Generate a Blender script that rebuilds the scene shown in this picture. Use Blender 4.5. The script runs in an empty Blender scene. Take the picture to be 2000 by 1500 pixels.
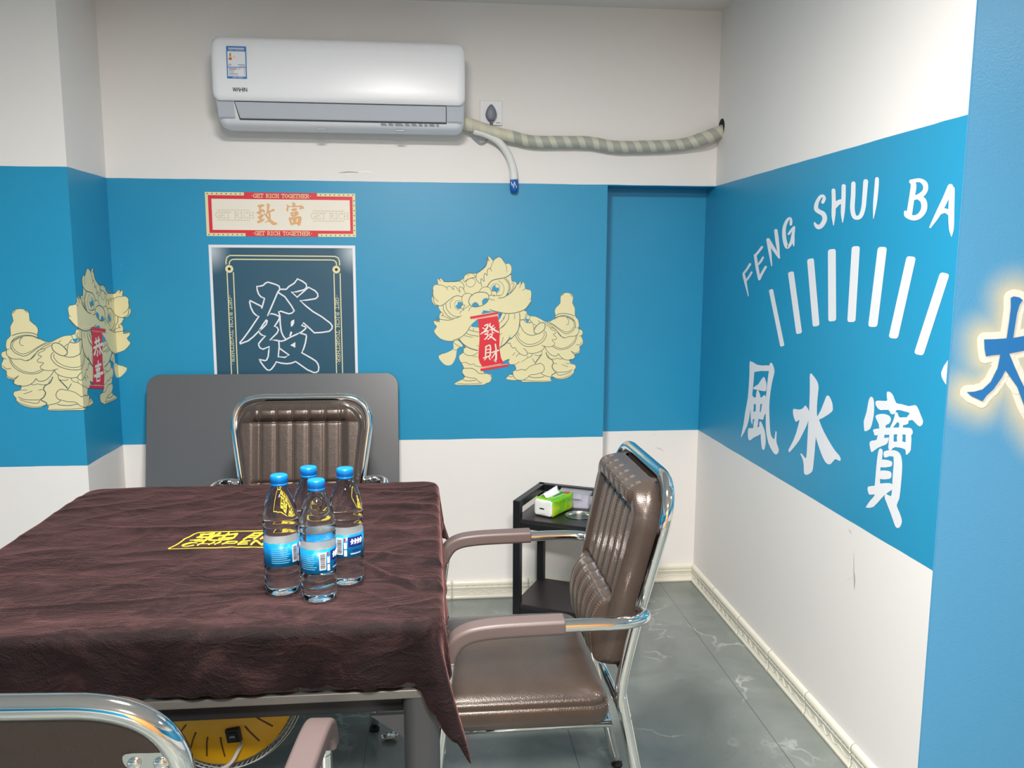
import bpy, bmesh, math, random
from mathutils import Vector, Matrix, noise
from mathutils.geometry import tessellate_polygon
random.seed(7)
PI = math.pi
SC = bpy.context.scene
COL = SC.collection

# ------------------------------------------------------------------ camera
CAMF = 1615.16
CAM = Vector((0, 0, 1.38))
CR = Vector((0.9950325, -0.09949053, 0.00345833))
CU = Vector((0.0103996, 0.13843311, 0.99031718))
CW = Vector((0.09900593, 0.98536182, -0.13878011))
cam = bpy.data.cameras.new('camera'); cam.sensor_width = 36; cam.lens = CAMF*36/2000; cam.clip_start = 0.02
camo = bpy.data.objects.new('camera', cam); COL.objects.link(camo)
m = Matrix.Identity(4)
for i in range(3):
    m[i][0] = CR[i]; m[i][1] = CU[i]; m[i][2] = -CW[i]; m[i][3] = CAM[i]
camo.matrix_world = m
SC.camera = camo
SC.view_settings.view_transform = 'Standard'; SC.view_settings.look = 'None'
SC.view_settings.exposure = 0; SC.view_settings.gamma = 1

# survey of the room (metres)
YB, YN, YC, XR, XL, XN = 3.3333, 3.4445, 2.989, 1.1619, -1.206, 0.7171
ZT, ZB, ZC, YP = 1.712, 0.6845, 2.3857, 1.7399
X0, X1, Y0 = -2.9, 3.0, -2.2

def ray(px, py, ax, val):
    d = CR*((px-1000)/CAMF) - CU*((py-750)/CAMF) + CW
    t = (val-CAM[ax])/d[ax]
    return CAM + d*t

# ------------------------------------------------------------------ materials
def lin(c):
    return tuple(((x/255)/12.92 if x/255 <= 0.04045 else ((x/255+0.055)/1.055)**2.4) for x in c)+(1,)

class NT:
    def __init__(s, name):
        s.m = bpy.data.materials.new(name); s.m.use_nodes = True
        s.t = s.m.node_tree; s.b = s.t.nodes['Principled BSDF']; s.o = s.t.nodes['Material Output']
    def n(s, typ, **kw):
        x = s.t.nodes.new('ShaderNode'+typ)
        for k, v in kw.items(): setattr(x, k, v)
        return x
    def l(s, a, b): s.t.links.new(a, b)
    def set(s, **kw):
        for k, v in kw.items(): s.b.inputs[k.replace('_', ' ')].default_value = v
    def math(s, op, a, b=None, c=None):
        x = s.n('Math', operation=op)
        for i, v in enumerate((a, b, c)):
            if v is None: continue
            if isinstance(v, (int, float)): x.inputs[i].default_value = v
            else: s.l(v, x.inputs[i])
        return x.outputs[0]
    def noise(s, vec, scale, detail=3, rough=0.5, dist=0.0):
        x = s.n('TexNoise'); x.inputs['Scale'].default_value = scale; x.inputs['Detail'].default_value = detail
        x.inputs['Roughness'].default_value = rough; x.inputs['Distortion'].default_value = dist
        s.l(vec, x.inputs['Vector']); return x.outputs['Fac']
    def obj(s): return s.n('TexCoord').outputs['Object']
    def ramp(s, fac, stops):
        x = s.n('ValToRGB'); e = x.color_ramp.elements
        while len(e) < len(stops): e.new(0.5)
        for i, (p, c) in enumerate(stops): e[i].position = p; e[i].color = c
        s.l(fac, x.inputs[0]); return x.outputs[0]
    def mix(s, fac, a, b):
        x = s.n('Mix', data_type='RGBA')
        if isinstance(fac, (int, float)): x.inputs[0].default_value = fac
        else: s.l(fac, x.inputs[0])
        for i, v in ((6, a), (7, b)):
            if isinstance(v, tuple): x.inputs[i].default_value = v
            else: s.l(v, x.inputs[i])
        return x.outputs[2]
    def bump(s, h, strength, dist=0.002):
        x = s.n('Bump'); x.inputs['Strength'].default_value = strength; x.inputs['Distance'].default_value = dist
        s.l(h, x.inputs['Height']); s.l(x.outputs[0], s.b.inputs['Normal'])

MATS = {}
def mat(name, rgb, rough=0.5, metal=0.0, var=0.0, vscale=20, bump=0.0, bscale=200, **kw):
    if name in MATS: return MATS[name]
    q = NT(name); c = lin(rgb) if max(rgb) > 1 or isinstance(rgb[0], int) else tuple(rgb)+(1,)
    q.set(Base_Color=c, Roughness=rough, Metallic=metal, **kw)
    if var:
        f = q.noise(q.obj(), vscale, 4)
        q.l(q.mix(f, tuple(x*(1-var) for x in c[:3])+(1,), tuple(min(1, x*(1+var)) for x in c[:3])+(1,)), q.b.inputs['Base Color'])
    if bump: q.bump(q.noise(q.obj(), bscale, 3), bump)
    MATS[name] = q.m
    return q.m

BLUE = (0.012, 0.275, 0.49, 1)
WHITE = (0.80, 0.785, 0.765, 1)
def wall_material():
    q = NT('painted_wall_with_blue_vinyl_band')
    g = q.n('NewGeometry'); sx = q.n('SeparateXYZ'); q.l(g.outputs['Position'], sx.inputs[0])
    wob = q.math('MULTIPLY', q.math('SUBTRACT', q.noise(g.outputs['Position'], 7, 2), 0.5), 0.004)
    z = q.math('ADD', sx.outputs['Z'], wob)
    band = q.math('MULTIPLY', q.math('GREATER_THAN', z, ZB), q.math('LESS_THAN', z, ZT))
    f = q.noise(g.outputs['Position'], 2.5, 3)
    wc = q.mix(f, tuple(x*0.96 for x in WHITE[:3])+(1,), WHITE)
    bc = q.mix(f, tuple(x*0.94 for x in BLUE[:3])+(1,), tuple(x*1.05 for x in BLUE[:3])+(1,))
    q.l(q.mix(band, wc, bc), q.b.inputs['Base Color'])
    r = q.math('ADD', q.math('MULTIPLY', band, -0.2), 0.62)
    q.l(r, q.b.inputs['Roughness'])
    q.bump(q.noise(g.outputs['Position'], 260, 3), 0.12, 0.001)
    return q.m
M_WALL = wall_material()
LB = (0.085, 0.31, 0.53)
M_LBLUE = mat('light_blue_vinyl', LB, 0.5, bump=0.25, bscale=220, var=0.03, vscale=5)
M_CEIL = mat('ceiling_paint', (0.74, 0.72, 0.70), 0.8, bump=0.1)
def floor_material():
    q = NT('grey_marble_vinyl_tiles'); p = q.n('NewGeometry').outputs['Position']
    base = q.noise(p, 2.2, 5, 0.6, 0.5)
    c = q.ramp(base, [(0.3, lin((104, 111, 109))), (0.55, lin((128, 135, 131))), (0.75, lin((150, 156, 151)))])
    mp = q.n('Mapping'); mp.inputs['Scale'].default_value = (1, 1, 1); q.l(p, mp.inputs[0])
    d = q.noise(p, 3.0, 4, 0.6); vo = q.n('TexVoronoi', feature='DISTANCE_TO_EDGE'); vo.inputs['Scale'].default_value = 2.6
    va = q.n('VectorMath', operation='ADD'); q.l(p, va.inputs[0])
    nz = q.n('TexNoise'); nz.inputs['Scale'].default_value = 4; nz.inputs['Detail'].default_value = 5; q.l(p, nz.inputs[0])
    vs = q.n('VectorMath', operation='SCALE'); vs.inputs['Scale'].default_value = 0.5; q.l(nz.outputs['Color'], vs.inputs[0])
    q.l(vs.outputs[0], va.inputs[1]); q.l(va.outputs[0], vo.inputs['Vector'])
    vein = q.math('SUBTRACT', 1.0, q.math('MULTIPLY', vo.outputs['Distance'], 42)); vein = q.math('MAXIMUM', vein, 0)
    msk = q.math('MAXIMUM', q.math('MULTIPLY', q.math('SUBTRACT', q.noise(p, 5, 3), 0.47), 3.5), 0)
    msk = q.math('MINIMUM', msk, 0.75)
    c = q.mix(q.math('MULTIPLY', vein, msk), c, lin((196, 202, 197)))
    sx = q.n('SeparateXYZ'); q.l(p, sx.inputs[0])
    def line(o, off, sz):
        f = q.math('FRACT', q.math('DIVIDE', q.math('ADD', o, off), sz))
        return q.math('LESS_THAN', q.math('ABSOLUTE', q.math('SUBTRACT', f, 0.5)), 0.0012/sz)
    g = q.math('MAXIMUM', line(sx.outputs['X'], 10.0-0.2045+0.1+0.2, 0.6), line(sx.outputs['Y'], 9.95, 1.8))
    c = q.mix(g, c, lin((78, 82, 82)))
    q.l(c, q.b.inputs['Base Color']); q.set(Roughness=0.28)
    q.l(q.math('ADD', q.math('MULTIPLY', base, 0.2), 0.16), q.b.inputs['Roughness'])
    return q.m
M_FLOOR = floor_material()
M_BASE = mat('glazed_ceramic_skirting', (226, 223, 208), 0.25, var=0.04, vscale=30)
M_CHROME = mat('polished_chrome', (0.80, 0.79, 0.77), 0.06, 1.0)
M_STEEL = mat('brushed_steel', (0.62, 0.62, 0.60), 0.25, 1.0)
def leather(name, rgb, rough=0.32):
    q = NT(name); q.set(Base_Color=lin(rgb), Roughness=rough, Metallic=0.35)
    q.b.inputs['Coat Weight'].default_value = 0.3; q.b.inputs['Coat Roughness'].default_value = 0.22
    o = q.obj(); v = q.n('TexVoronoi'); v.inputs['Scale'].default_value = 420; q.l(o, v.inputs['Vector'])
    f = q.noise(o, 16, 3)
    q.l(q.mix(f, lin(tuple(int(x*0.9) for x in rgb)), lin(tuple(int(x*1.1) for x in rgb))), q.b.inputs['Base Color'])
    q.bump(q.math('ADD', v.outputs['Distance'], q.math('MULTIPLY', q.noise(o, 25, 3, 0.6, 1.0), 2.5)), 0.25, 0.0012)
    return q.m
M_LEATHER = leather('bronze_brown_leatherette', (78, 66, 59))
M_BACKBOARD = leather('dark_brown_back_cover', (52, 40, 33), 0.5)
M_STITCH = mat('tan_stitching', (142, 118, 100), 0.8)
M_ARMPAD = mat('mauve_brown_armrest_plastic', (98, 84, 82), 0.42, bump=0.1, bscale=600)
M_RUBBER = mat('black_rubber', (18, 18, 18), 0.7)
M_BLACKM = mat('black_powder_coat', (20, 21, 25), 0.38, bump=0.06, bscale=500)
M_BLACKW = mat('dark_wood_laminate', (40, 34, 36), 0.35, var=0.15, vscale=8)
M_BOARD = mat('grey_table_top_laminate', (90, 92, 95), 0.3, var=0.02, vscale=3)
M_AC = mat('gloss_white_plastic', (234, 236, 240), 0.32)
M_ACGREY = mat('pale_grey_plastic', (186, 192, 202), 0.4)
M_DGREY = mat('dark_grey_gap', (60, 62, 66), 0.6)
M_BLACKINK = mat('black_ink', (30, 30, 34), 0.5)
M_CREAM = mat('cream_print', (222, 214, 168), 0.45)
M_CREAML = mat('pale_cream_print', (230, 224, 210), 0.45)
M_LINE = mat('teal_outline_print', (76, 98, 96), 0.5)
M_RED = mat('red_print', (214, 36, 56), 0.45)
M_PINK = mat('pale_red_print', (240, 140, 140), 0.45)
M_REDD = mat('dark_red_print', (150, 24, 38), 0.45)
M_MBLUE = mat('blue_print', BLUE[:3], 0.42)
M_GOLD = mat('gold_print', (218, 168, 116), 0.5)
M_GOLDL = mat('pale_gold_print', (206, 186, 158), 0.5)
M_PWHITE = mat('white_print', (224, 227, 232), 0.42)
M_NAVY = mat('deep_blue_print', (34, 112, 176), 0.5)
M_YEL = mat('yellow_heater_enamel', (226, 168, 20), 0.35)
M_WIRE = mat('white_wire', (205, 205, 198), 0.35)
M_TGREY = mat('table_grey_metal', (76, 77, 80), 0.4, 0.3)
M_TDARK = mat('table_dark_beam', (26, 28, 31), 0.45)
M_TALU = mat('table_pale_trim', (112, 110, 106), 0.35, 0.3)

# ------------------------------------------------------------------ object helpers
def link(o, parent=None):
    COL.objects.link(o)
    if parent is not None: o.parent = parent
    return o
def mesh_obj(name, verts, faces, material, parent=None, smooth=False, mats=None, fm=None):
    me = bpy.data.meshes.new(name); me.from_pydata([tuple(v) for v in verts], [], faces)
    for mm in (mats or [material]): me.materials.append(mm)
    if fm:
        for p, k in zip(me.polygons, fm): p.material_index = k
    if smooth:
        for p in me.polygons: p.use_smooth = True
    me.update()
    return link(bpy.data.objects.new(name, me), parent)
class MB:
    def __init__(s): s.v = []; s.f = []; s.k = []; s.mi = 0
    def add(s, v, f):
        n = len(s.v); s.v += [Vector(x) for x in v]; s.f += [tuple(i+n for i in q) for q in f]; s.k += [s.mi]*len(f)
    def box(s, a, b, M=None):
        x0, y0, z0 = a; x1, y1, z1 = b
        v = [Vector(p) for p in ((x0,y0,z0),(x1,y0,z0),(x1,y1,z0),(x0,y1,z0),(x0,y0,z1),(x1,y0,z1),(x1,y1,z1),(x0,y1,z1))]
        if M is not None: v = [M @ p for p in v]
        s.add(v, [(0,3,2,1),(4,5,6,7),(0,1,5,4),(1,2,6,5),(2,3,7,6),(3,0,4,7)])
    def tube(s, pts, r, n=14, caps=True, closed=False, sec=None):
        pts = [Vector(p) for p in pts]; N = len(pts)
        rr = r if isinstance(r, (list, tuple)) else [r]*N
        tang = []
        for i in range(N):
            a = pts[(i-1) % N] if (closed or i > 0) else pts[i]
            b = pts[(i+1) % N] if (closed or i < N-1) else pts[i]
            tang.append((b-a).normalized())
        up = Vector((0, 0, 1)) if abs(tang[0].z) < 0.9 else Vector((0, 1, 0))
        nrm = (up - tang[0]*up.dot(tang[0])).normalized()
        rings = []
        for i in range(N):
            if i > 0:
                nrm = (nrm - tang[i]*nrm.dot(tang[i])).normalized()
            bi = tang[i].cross(nrm)
            ring = []
            for k in range(n):
                if sec: cx, cy = sec[k]; ring.append(pts[i] + nrm*cy*rr[i] + bi*cx*rr[i])
                else:
                    a = 2*PI*k/n; ring.append(pts[i] + (nrm*math.sin(a) + bi*math.cos(a))*rr[i])
            rings.append(ring)
        v = [p for q in rings for p in q]; f = []
        for i in range(N if closed else N-1):
            j = (i+1) % N
            for k in range(n):
                k2 = (k+1) % n; f.append((i*n+k, i*n+k2, j*n+k2, j*n+k))
        if caps and not closed:
            f.append(tuple(range(n-1, -1, -1))); f.append(tuple((N-1)*n+k for k in range(n)))
        s.add(v, f)
    def lathe(s, prof, n=32, c=(0, 0, 0), M=None, rfun=None, caps=True):
        v = []; f = []
        for i, (r, z) in enumerate(prof):
            for k in range(n):
                a = 2*PI*k/n; q = r*(rfun(a, i) if rfun else 1)
                p = Vector((q*math.cos(a), q*math.sin(a), z))
                v.append((M @ p) if M is not None else p + Vector(c))
        for i in range(len(prof)-1):
            for k in range(n):
                k2 = (k+1) % n; f.append((i*n+k, i*n+k2, (i+1)*n+k2, (i+1)*n+k))
        if caps:
            f.append(tuple(range(n-1, -1, -1))); f.append(tuple((len(prof)-1)*n+k for k in range(n)))
        s.add(v, f)
    def build(s, name, material, parent=None, smooth=False, mats=None, bevel=0, autos=None):
        o = mesh_obj(name, s.v, s.f, material, parent, smooth, mats, s.k if mats else None)
        if bevel:
            md = o.modifiers.new('bevel', 'BEVEL'); md.width = bevel; md.segments = 3; md.limit_method = 'ANGLE'; md.angle_limit = 0.7
            for p in o.data.polygons: p.use_smooth = True
            wn = o.modifiers.new('wn', 'WEIGHTED_NORMAL'); wn.keep_sharp = True
        if autos:
            for e in o.data.edges: pass
            bm = bmesh.new(); bm.from_mesh(o.data)
            for e in bm.edges:
                if len(e.link_faces) == 2 and e.calc_face_angle(0) > autos: e.smooth = False
            bm.to_mesh(o.data); bm.free()
        return o
def spline(pts, n=8, closed=False):
    P = [Vector(p) for p in pts]; N = len(P); out = []
    for i in range(N if closed else N-1):
        p0 = P[(i-1) % N] if closed or i > 0 else P[i]*2-P[i+1]
        p1 = P[i]; p2 = P[(i+1) % N]
        p3 = P[(i+2) % N] if closed or i+2 < N else p2*2-p1
        for k in range(n):
            t = k/n
            out.append(0.5*((2*p1)+(p2-p0)*t+(2*p0-5*p1+4*p2-p3)*t*t+(3*p1-p0-3*p2+p3)*t*t*t))
    if not closed: out.append(P[-1])
    return out
def fillet(pts, rads, n=8):
    P = [Vector(p) for p in pts]; out = [P[0]]
    for i in range(1, len(P)-1):
        a = (P[i-1]-P[i]); b = (P[i+1]-P[i]); r = min(rads[i-1] if isinstance(rads, list) else rads, a.length*0.49, b.length*0.49)
        A = P[i]+a.normalized()*r; B = P[i]+b.normalized()*r
        for k in range(n+1):
            t = k/n; out.append(A*(1-t)**2 + P[i]*2*t*(1-t) + B*t*t)
    out.append(P[-1]); return out
def tag(o, label, cat, group=None):
    o['label'] = label; o['category'] = cat
    if group: o['group'] = group
    return o
def thing(name, label, cat, loc=(0, 0, 0), rz=0, group=None):
    o = bpy.data.objects.new(name, None); o.empty_display_size = 0.05
    o.location = loc; o.rotation_euler = (0, 0, rz); link(o); return tag(o, label, cat, group)
def structure(o): o['kind'] = 'structure'; return o
def local(o):   # make children given in world coordinates sit right under an Empty placed elsewhere
    for ch in o.children: ch.matrix_parent_inverse = o_matrix(o).inverted()
def o_matrix(o): return Matrix.Translation(o.location) @ o.rotation_euler.to_matrix().to_4x4()

# ------------------------------------------------------------------ room shell
def wallbox(name, a, b, material=M_WALL):
    mb = MB(); mb.box(a, b); return structure(mb.build(name, material))
T = 0.15
wallbox('floor', (X0-T, Y0-T, -0.1), (X1+T, YN+0.3, 0), M_FLOOR)
wallbox('ceiling', (X0-T, Y0-T, ZC), (X1+T, YN+0.3, ZC+0.1), M_CEIL)
# main back wall, the beam over the alcove and the alcove itself in one shell
mb = MB()
mb.box((XL-0.02, YB, 0), (XN, YN+0.2, ZC)); mb.box((XN, YB, ZT-0.0025), (XR+0.05, YN+0.2, ZC)); mb.box((XN, YN, 0), (XR+0.05, YN+0.2, ZT-0.0025))
structure(mb.build('wall_back', M_WALL))
wallbox('wall_column', (X0-T, YC, 0), (XL, YN+0.2, ZC))
wallbox('wall_right', (XR, YP+0.002, 0), (XR+0.25, YN+0.2, ZC))
wallbox('wall_return', (XR+0.0005, YP, 0), (X1+T, YP+0.2, ZC), M_LBLUE)
wallbox('wall_left', (X0-T, Y0-T, 0), (X0, YC, ZC))
wallbox('wall_far_right', (X1, Y0-T, 0), (X1+T, YP, ZC))
wallbox('wall_rear', (X0, Y0-T, 0), (X1, Y0, ZC))
mb = MB(); mb.box((-0.3, Y0, 0), (1.7, Y0+0.04, 2.1)); mb.box((0.69, Y0+0.04, 0.02), (0.71, Y0+0.05, 2.05))
structure(mb.build('door_1', mat('honey_wood_door', (226, 160, 92), 0.4, var=0.12, vscale=6)))

# skirting tiles
PROF = [(0, 0), (0.013, 0), (0.013, 0.008), (0.011, 0.012), (0.009, 0.014), (0.0095, 0.046), (0.012, 0.049), (0.012, 0.052), (0.0095, 0.055),
        (0.013, 0.060), (0.0135, 0.068), (0.011, 0.076), (0.006, 0.080), (0, 0.081)]
def skirting(name, p, q, nrm):
    p = Vector((*p, 0)); q = Vector((*q, 0)); nr = Vector((*nrm, 0)); L = (q-p).length; d = (q-p)/L
    nt = max(1, round(L/0.30)); mb = MB()
    for i in range(nt):
        a = L*i/nt + (0.0008 if i else 0); b = L*(i+1)/nt - (0.0008 if i < nt-1 else 0); ns = 40
        v = []
        for k in range(ns+1):
            s = a+(b-a)*k/ns
            for j, (o, z) in enumerate(PROF):
                w = 0
                if 4 <= j <= 5: w = 0
                v.append(p + d*s + nr*(o+0.0005) + Vector((0, 0, z)))
        n = len(PROF); f = [(k*n+j, (k+1)*n+j, (k+1)*n+j+1, k*n+j+1) for k in range(ns) for j in range(n-1)]
        f += [tuple(range(n)), tuple(ns*n+j for j in range(n-1, -1, -1))]
        mb.add(v, f)
        # raised scroll relief
        rel = spline([p+d*(a+(b-a)*t/12)+nr*0.0105+Vector((0, 0, 0.030+0.009*math.sin(t*PI/1.0*0.9))) for t in range(13)], 6)
        mb.tube([p_-nr*.0007 for p_ in rel], 0.0014, 6)
        for t in range(1, 12):
            c0 = p+d*(a+(b-a)*(t+0.2)/12)+nr*0.0135
            mb.tube([c0+Vector((0, 0, 0.058)), c0+d*0.012+Vector((0, 0, 0.066)), c0+d*0.020+Vector((0, 0, 0.076))-nr*0.003], 0.0009, 5)
    o = mb.build(name, M_BASE); structure(o)
    for pl in o.data.polygons: pl.use_smooth = len(pl.vertices) == 4
    return o
skirting('baseboard_back', (XL, YB), (XN+0.012, YB), (0, -1))
skirting('baseboard_alcove_side', (XN, YB), (XN, YN), (1, 0))
skirting('baseboard_alcove', (XN, YN), (XR, YN), (0, -1))
skirting('baseboard_right', (XR, YN), (XR, YP), (-1, 0))
skirting('baseboard_column_side', (XL, YC), (XL, YB), (1, 0))
skirting('baseboard_column', (X0, YC), (XL+0.012, YC), (0, -1))

# ------------------------------------------------------------------ flat prints on walls
class Sheet:
    """uv drawing on a real surface; every colour is one layer slightly proud of the one before"""
    def __init__(s, to3): s.to3 = to3; s.v = []; s.f = []; s.e = 0.0
    def fill(s, pts, holes=(), off=0.0):
        s.e += 1.2e-5; off += s.e
        rings = [[Vector((p[0], p[1], 0)) for p in pts]] + [[Vector((p[0], p[1], 0)) for p in h] for h in holes]
        tr = tessellate_polygon(rings); n = len(s.v)
        s.v += [tuple(p)[:2]+(off,) for r in rings for p in r]
        s.f += [tuple(n+i for i in t) for t in tr]
    def ribbon(s, pts, w, off=0.0, closed=False, caps=True):
        off += min(len(s.f)*4e-8, 2e-4); P = [Vector((p[0], p[1])) for p in pts]; N = len(P)
        W = w if isinstance(w, (list, tuple)) else [w]*N; n = len(s.v); L = []
        for i in range(N):
            a = P[(i-1) % N] if closed or i else P[i]; b = P[(i+1) % N] if closed or i < N-1 else P[i]
            t = (b-a); t = t.normalized() if t.length > 1e-9 else Vector((1, 0)); q = Vector((-t.y, t.x))
            L += [P[i]+q*W[i]/2, P[i]-q*W[i]/2]
        s.v += [(p.x, p.y, off) for p in L]
        for i in range(N if closed else N-1):
            j = (i+1) % N; s.f.append((n+2*i, n+2*i+1, n+2*j+1, n+2*j))
        if caps and not closed:
            for i in (0, N-1): s.disc(P[i], W[i]/2, off)
    def disc(s, c, r, off=0.0, k=10):
        s.e += 1.5e-6; off += s.e
        n = len(s.v); s.v += [(c[0]+r*math.cos(2*PI*i/k), c[1]+r*math.sin(2*PI*i/k), off) for i in range(k)]
        s.f.append(tuple(range(n, n+k)))
    def build(s, name, material, parent=None, split=None):
        me = bpy.data.meshes.new(name)
        if split:
            bm = bmesh.new(); vs = [bm.verts.new(p) for p in s.v]
            for f in s.f:
                try: bm.faces.new([vs[i] for i in f])
                except ValueError: pass
            for u in split:
                bmesh.ops.bisect_plane(bm, geom=bm.verts[:]+bm.edges[:]+bm.faces[:], plane_co=(u, 0, 0), plane_no=(1, 0, 0), dist=1e-6)
            # faces on a crease keep to their own side because only vertices exactly on it are shared
            for v in bm.verts: v.co = Vector(s.to3(v.co.x, v.co.y, v.co.z))
            bm.to_mesh(me); bm.free()
        else:
            me.from_pydata([tuple(s.to3(*p)) for p in s.v], [], s.f)
        me.materials.append(material); me.update()
        return link(bpy.data.objects.new(name, me), parent)

def on_y(Y):   # wall facing -Y
    return (lambda u, v, o: (u, Y-0.0006-o, v)), (lambda px, py: (lambda r: (r.x, r.z))(ray(px, py, 1, Y)))
def on_xm(X):  # wall facing -X (u = Y)
    return (lambda u, v, o: (X-0.0006-o, u, v)), (lambda px, py: (lambda r: (r.y, r.z))(ray(px, py, 0, X)))
def on_xp(X):
    return (lambda u, v, o: (X+0.0006+o, u, v)), (lambda px, py: (lambda r: (r.y, r.z))(ray(px, py, 0, X)))
to_b, px_b = on_y(YB); to_r, px_r = on_xm(XR); to_f, px_f = on_y(YP); to_s, px_s = on_xp(XL)

def crop(ox, oy, sc, px): return lambda x, y: px(ox+x/sc, oy+y/sc)
def sm2(pts, n=4, closed=True): return [(p.x, p.y) for p in spline([Vector((a, b, 0)) for a, b in pts], n, closed)]
def stroke(sh, c, pts, scale, n=5, off=0.0):
    """pts: (x, y, width) in the drawing's own units; scale = metres per unit"""
    P = [Vector((c(x, y)[0], c(x, y)[1], w*scale)) for x, y, w in pts]
    Q = spline(P, n) if len(P) > 2 else [P[0].lerp(P[1], t/4) for t in range(5)]
    sh.ribbon([(q.x, q.y) for q in Q], [max(q.z, 0.0002) for q in Q], off)

# ---- serif capitals for the small lines of print (unit height 1)
SERIF = {
 'G': (0.75, [[(.62,.82),(.5,.97),(.3,.98),(.12,.8),(.07,.5),(.14,.18),(.34,.02),(.52,.06),(.62,.2)], [(.62,.02),(.62,.42)], [(.45,.42),(.72,.42)], [(.62,.98),(.62,.76)]]),
 'E': (0.7, [[(.15,0),(.15,1)], [(.05,1),(.62,1),(.62,.82)], [(.05,0),(.64,0),(.64,.2)], [(.15,.52),(.48,.52)], [(.48,.62),(.48,.42)]]),
 'T': (0.7, [[(.35,0),(.35,1)], [(.04,.82),(.04,1),(.66,1),(.66,.82)], [(.22,0),(.48,0)]]),
 'R': (0.75, [[(.16,0),(.16,1)], [(.05,1),(.42,1),(.58,.88),(.58,.66),(.42,.52),(.16,.52)], [(.38,.52),(.62,0),(.74,0)], [(.05,0),(.28,0)]]),
 'I': (0.5, [[(.25,0),(.25,1)], [(.1,1),(.4,1)], [(.1,0),(.4,0)]]),
 'C': (0.75, [[(.62,.8),(.5,.97),(.3,.98),(.12,.8),(.07,.5),(.14,.18),(.34,.02),(.52,.05),(.64,.2)], [(.62,.98),(.62,.74)]]),
 'H': (0.8, [[(.15,0),(.15,1)], [(.62,0),(.62,1)], [(.15,.52),(.62,.52)], [(.04,0),(.28,0)], [(.04,1),(.28,1)], [(.5,0),(.74,0)], [(.5,1),(.74,1)]]),
 'O': (0.75, [[(.35,.98),(.14,.84),(.06,.5),(.14,.16),(.35,.02),(.56,.16),(.64,.5),(.56,.84),(.35,.98)]]),
 '·': (0.5, [[(.2,.5),(.3,.5)]]), ' ': (0.45, [])}
SANS = {'W': (1.0, [[(.02,1),(.26,0),(.5,1),(.74,0),(.98,1)]]), 'A': (.7, [[(.02,0),(.35,1),(.68,0)]]), 'H': (.8, [[(.08,0),(.08,1)], [(.68,0),(.68,1)], [(.08,.5),(.68,.5)]]),
 'I': (.3, [[(.12,0),(.12,1)]]), 'N': (.8, [[(.08,0),(.08,1),(.68,0),(.68,1)]]),
 'C': (.9, [[(.8,.85),(.6,1),(.25,1),(.08,.8),(.08,.2),(.25,0),(.6,0),(.8,.15)]]), 'P': (.85, [[(.08,0),(.08,1),(.65,1),(.78,.85),(.78,.6),(.65,.45),(.08,.45)]]),
 'E': (.85, [[(.75,1),(.08,1),(.08,0),(.75,0)], [(.08,.5),(.65,.5)]]), 'G': (.9, [[(.8,.85),(.6,1),(.25,1),(.08,.8),(.08,.2),(.25,0),(.6,0),(.8,.15),(.8,.5),(.5,.5)]])}
def lettering(sh, text, font, x, y, h, width, w, rot=0.0, off=0.0, shear=0.0, center=False):
    """write text from (x,y) along direction rot, letter height h, total advance scaled to width"""
    adv = sum(font[c][0] for c in text); kx = width/adv/1.0; cx = 0
    ca, sa = math.cos(rot), math.sin(rot)
    for ch in text:
        a, strokes = font[ch]
        for st in strokes:
            pts = [((cx+p[0])*kx + shear*p[1]*h, p[1]*h) for p in st]
            Q = [(x+ca*p[0]-sa*p[1], y+sa*p[0]+ca*p[1]) for p in pts]
            for a_, b_ in zip(Q, Q[1:]): sh.ribbon([a_, b_], w, off, caps=False)
            for q in Q: sh.disc(q, w/2, off, 6)
        cx += a

# ================================================================= GET RICH banner
bx0, bx1, bz0, bz1 = -0.848, -0.281, 1.4985, 1.6645
U = (bx1-bx0)/1160
ban = thing('lucky_banner', 'red and cream wall banner reading GET RICH TOGETHER with two gold Chinese characters', 'wall sticker', (bx0, YB, bz0))
def rect(sh, a, b, c, d, off): sh.fill([(a, b), (c, b), (c, d), (a, d)], off=off)
L = Sheet(to_b); rect(L, bx0, bz0, bx1, bz1, 0); base = L.build('banner_border', M_CREAM, ban)
L = Sheet(to_b); rect(L, bx0+22*U, bz0+24*U, bx1-22*U, bz1-24*U, 0.0003)
rect(L, bx0+298*U, bz0-1*U, bx0+862*U, bz1+1*U, 0.0003); L.build('banner_red_band', M_RED, ban)
L = Sheet(to_b); rect(L, bx0+48*U, bz0+48*U, bx1-44*U, bz1-52*U, 0.0006); L.build('banner_panel', M_CREAML, ban)
L = Sheet(to_b)
for k in range(8):
    for zz in (bz0+12*U, bz1-12*U):
        L.disc((bx0+(18+k*36)*U, zz), 4.5*U, 0.0003); L.disc((bx1-(18+k*36)*U, zz), 4.5*U, 0.0003)
for k in range(1, 8):
    L.disc((bx1-11*U, bz0+(12+k*39)*U), 4.5*U, 0.0003)
L.build('banner_dots', M_BLACKINK, ban)
L = Sheet(to_b)
lettering(L, '·GET RICH TOGETHER·', SERIF, bx0+350*U, bz1-39*U, 28*U, 470*U, 4.5*U, off=0.0007)
L.build('banner_lettering', M_CREAM, ban); L = Sheet(to_b)
lettering(L, '·GET RICH TOGETHER·', SERIF, bx0+350*U, bz0+10*U, 28*U, 470*U, 4.5*U, off=0.0007)
L.build('banner_lettering', M_CREAM, ban)
for xx in (72, 808):
    L = Sheet(to_b); lettering(L, 'GET RICH', SERIF, bx0+xx*U, bz0+140*U, 46*U, 300*U, 4.2*U, off=0.0009)
    for zz in (122, 200): rect(L, bx0+(xx+16)*U, bz0+zz*U, bx0+(xx+262)*U, bz0+(zz+4)*U, 0.0009)
    L.build('banner_side_lettering', M_GOLDL, ban)
c7 = crop(490, 380, 15.385, px_b)
L = Sheet(to_b)
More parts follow.
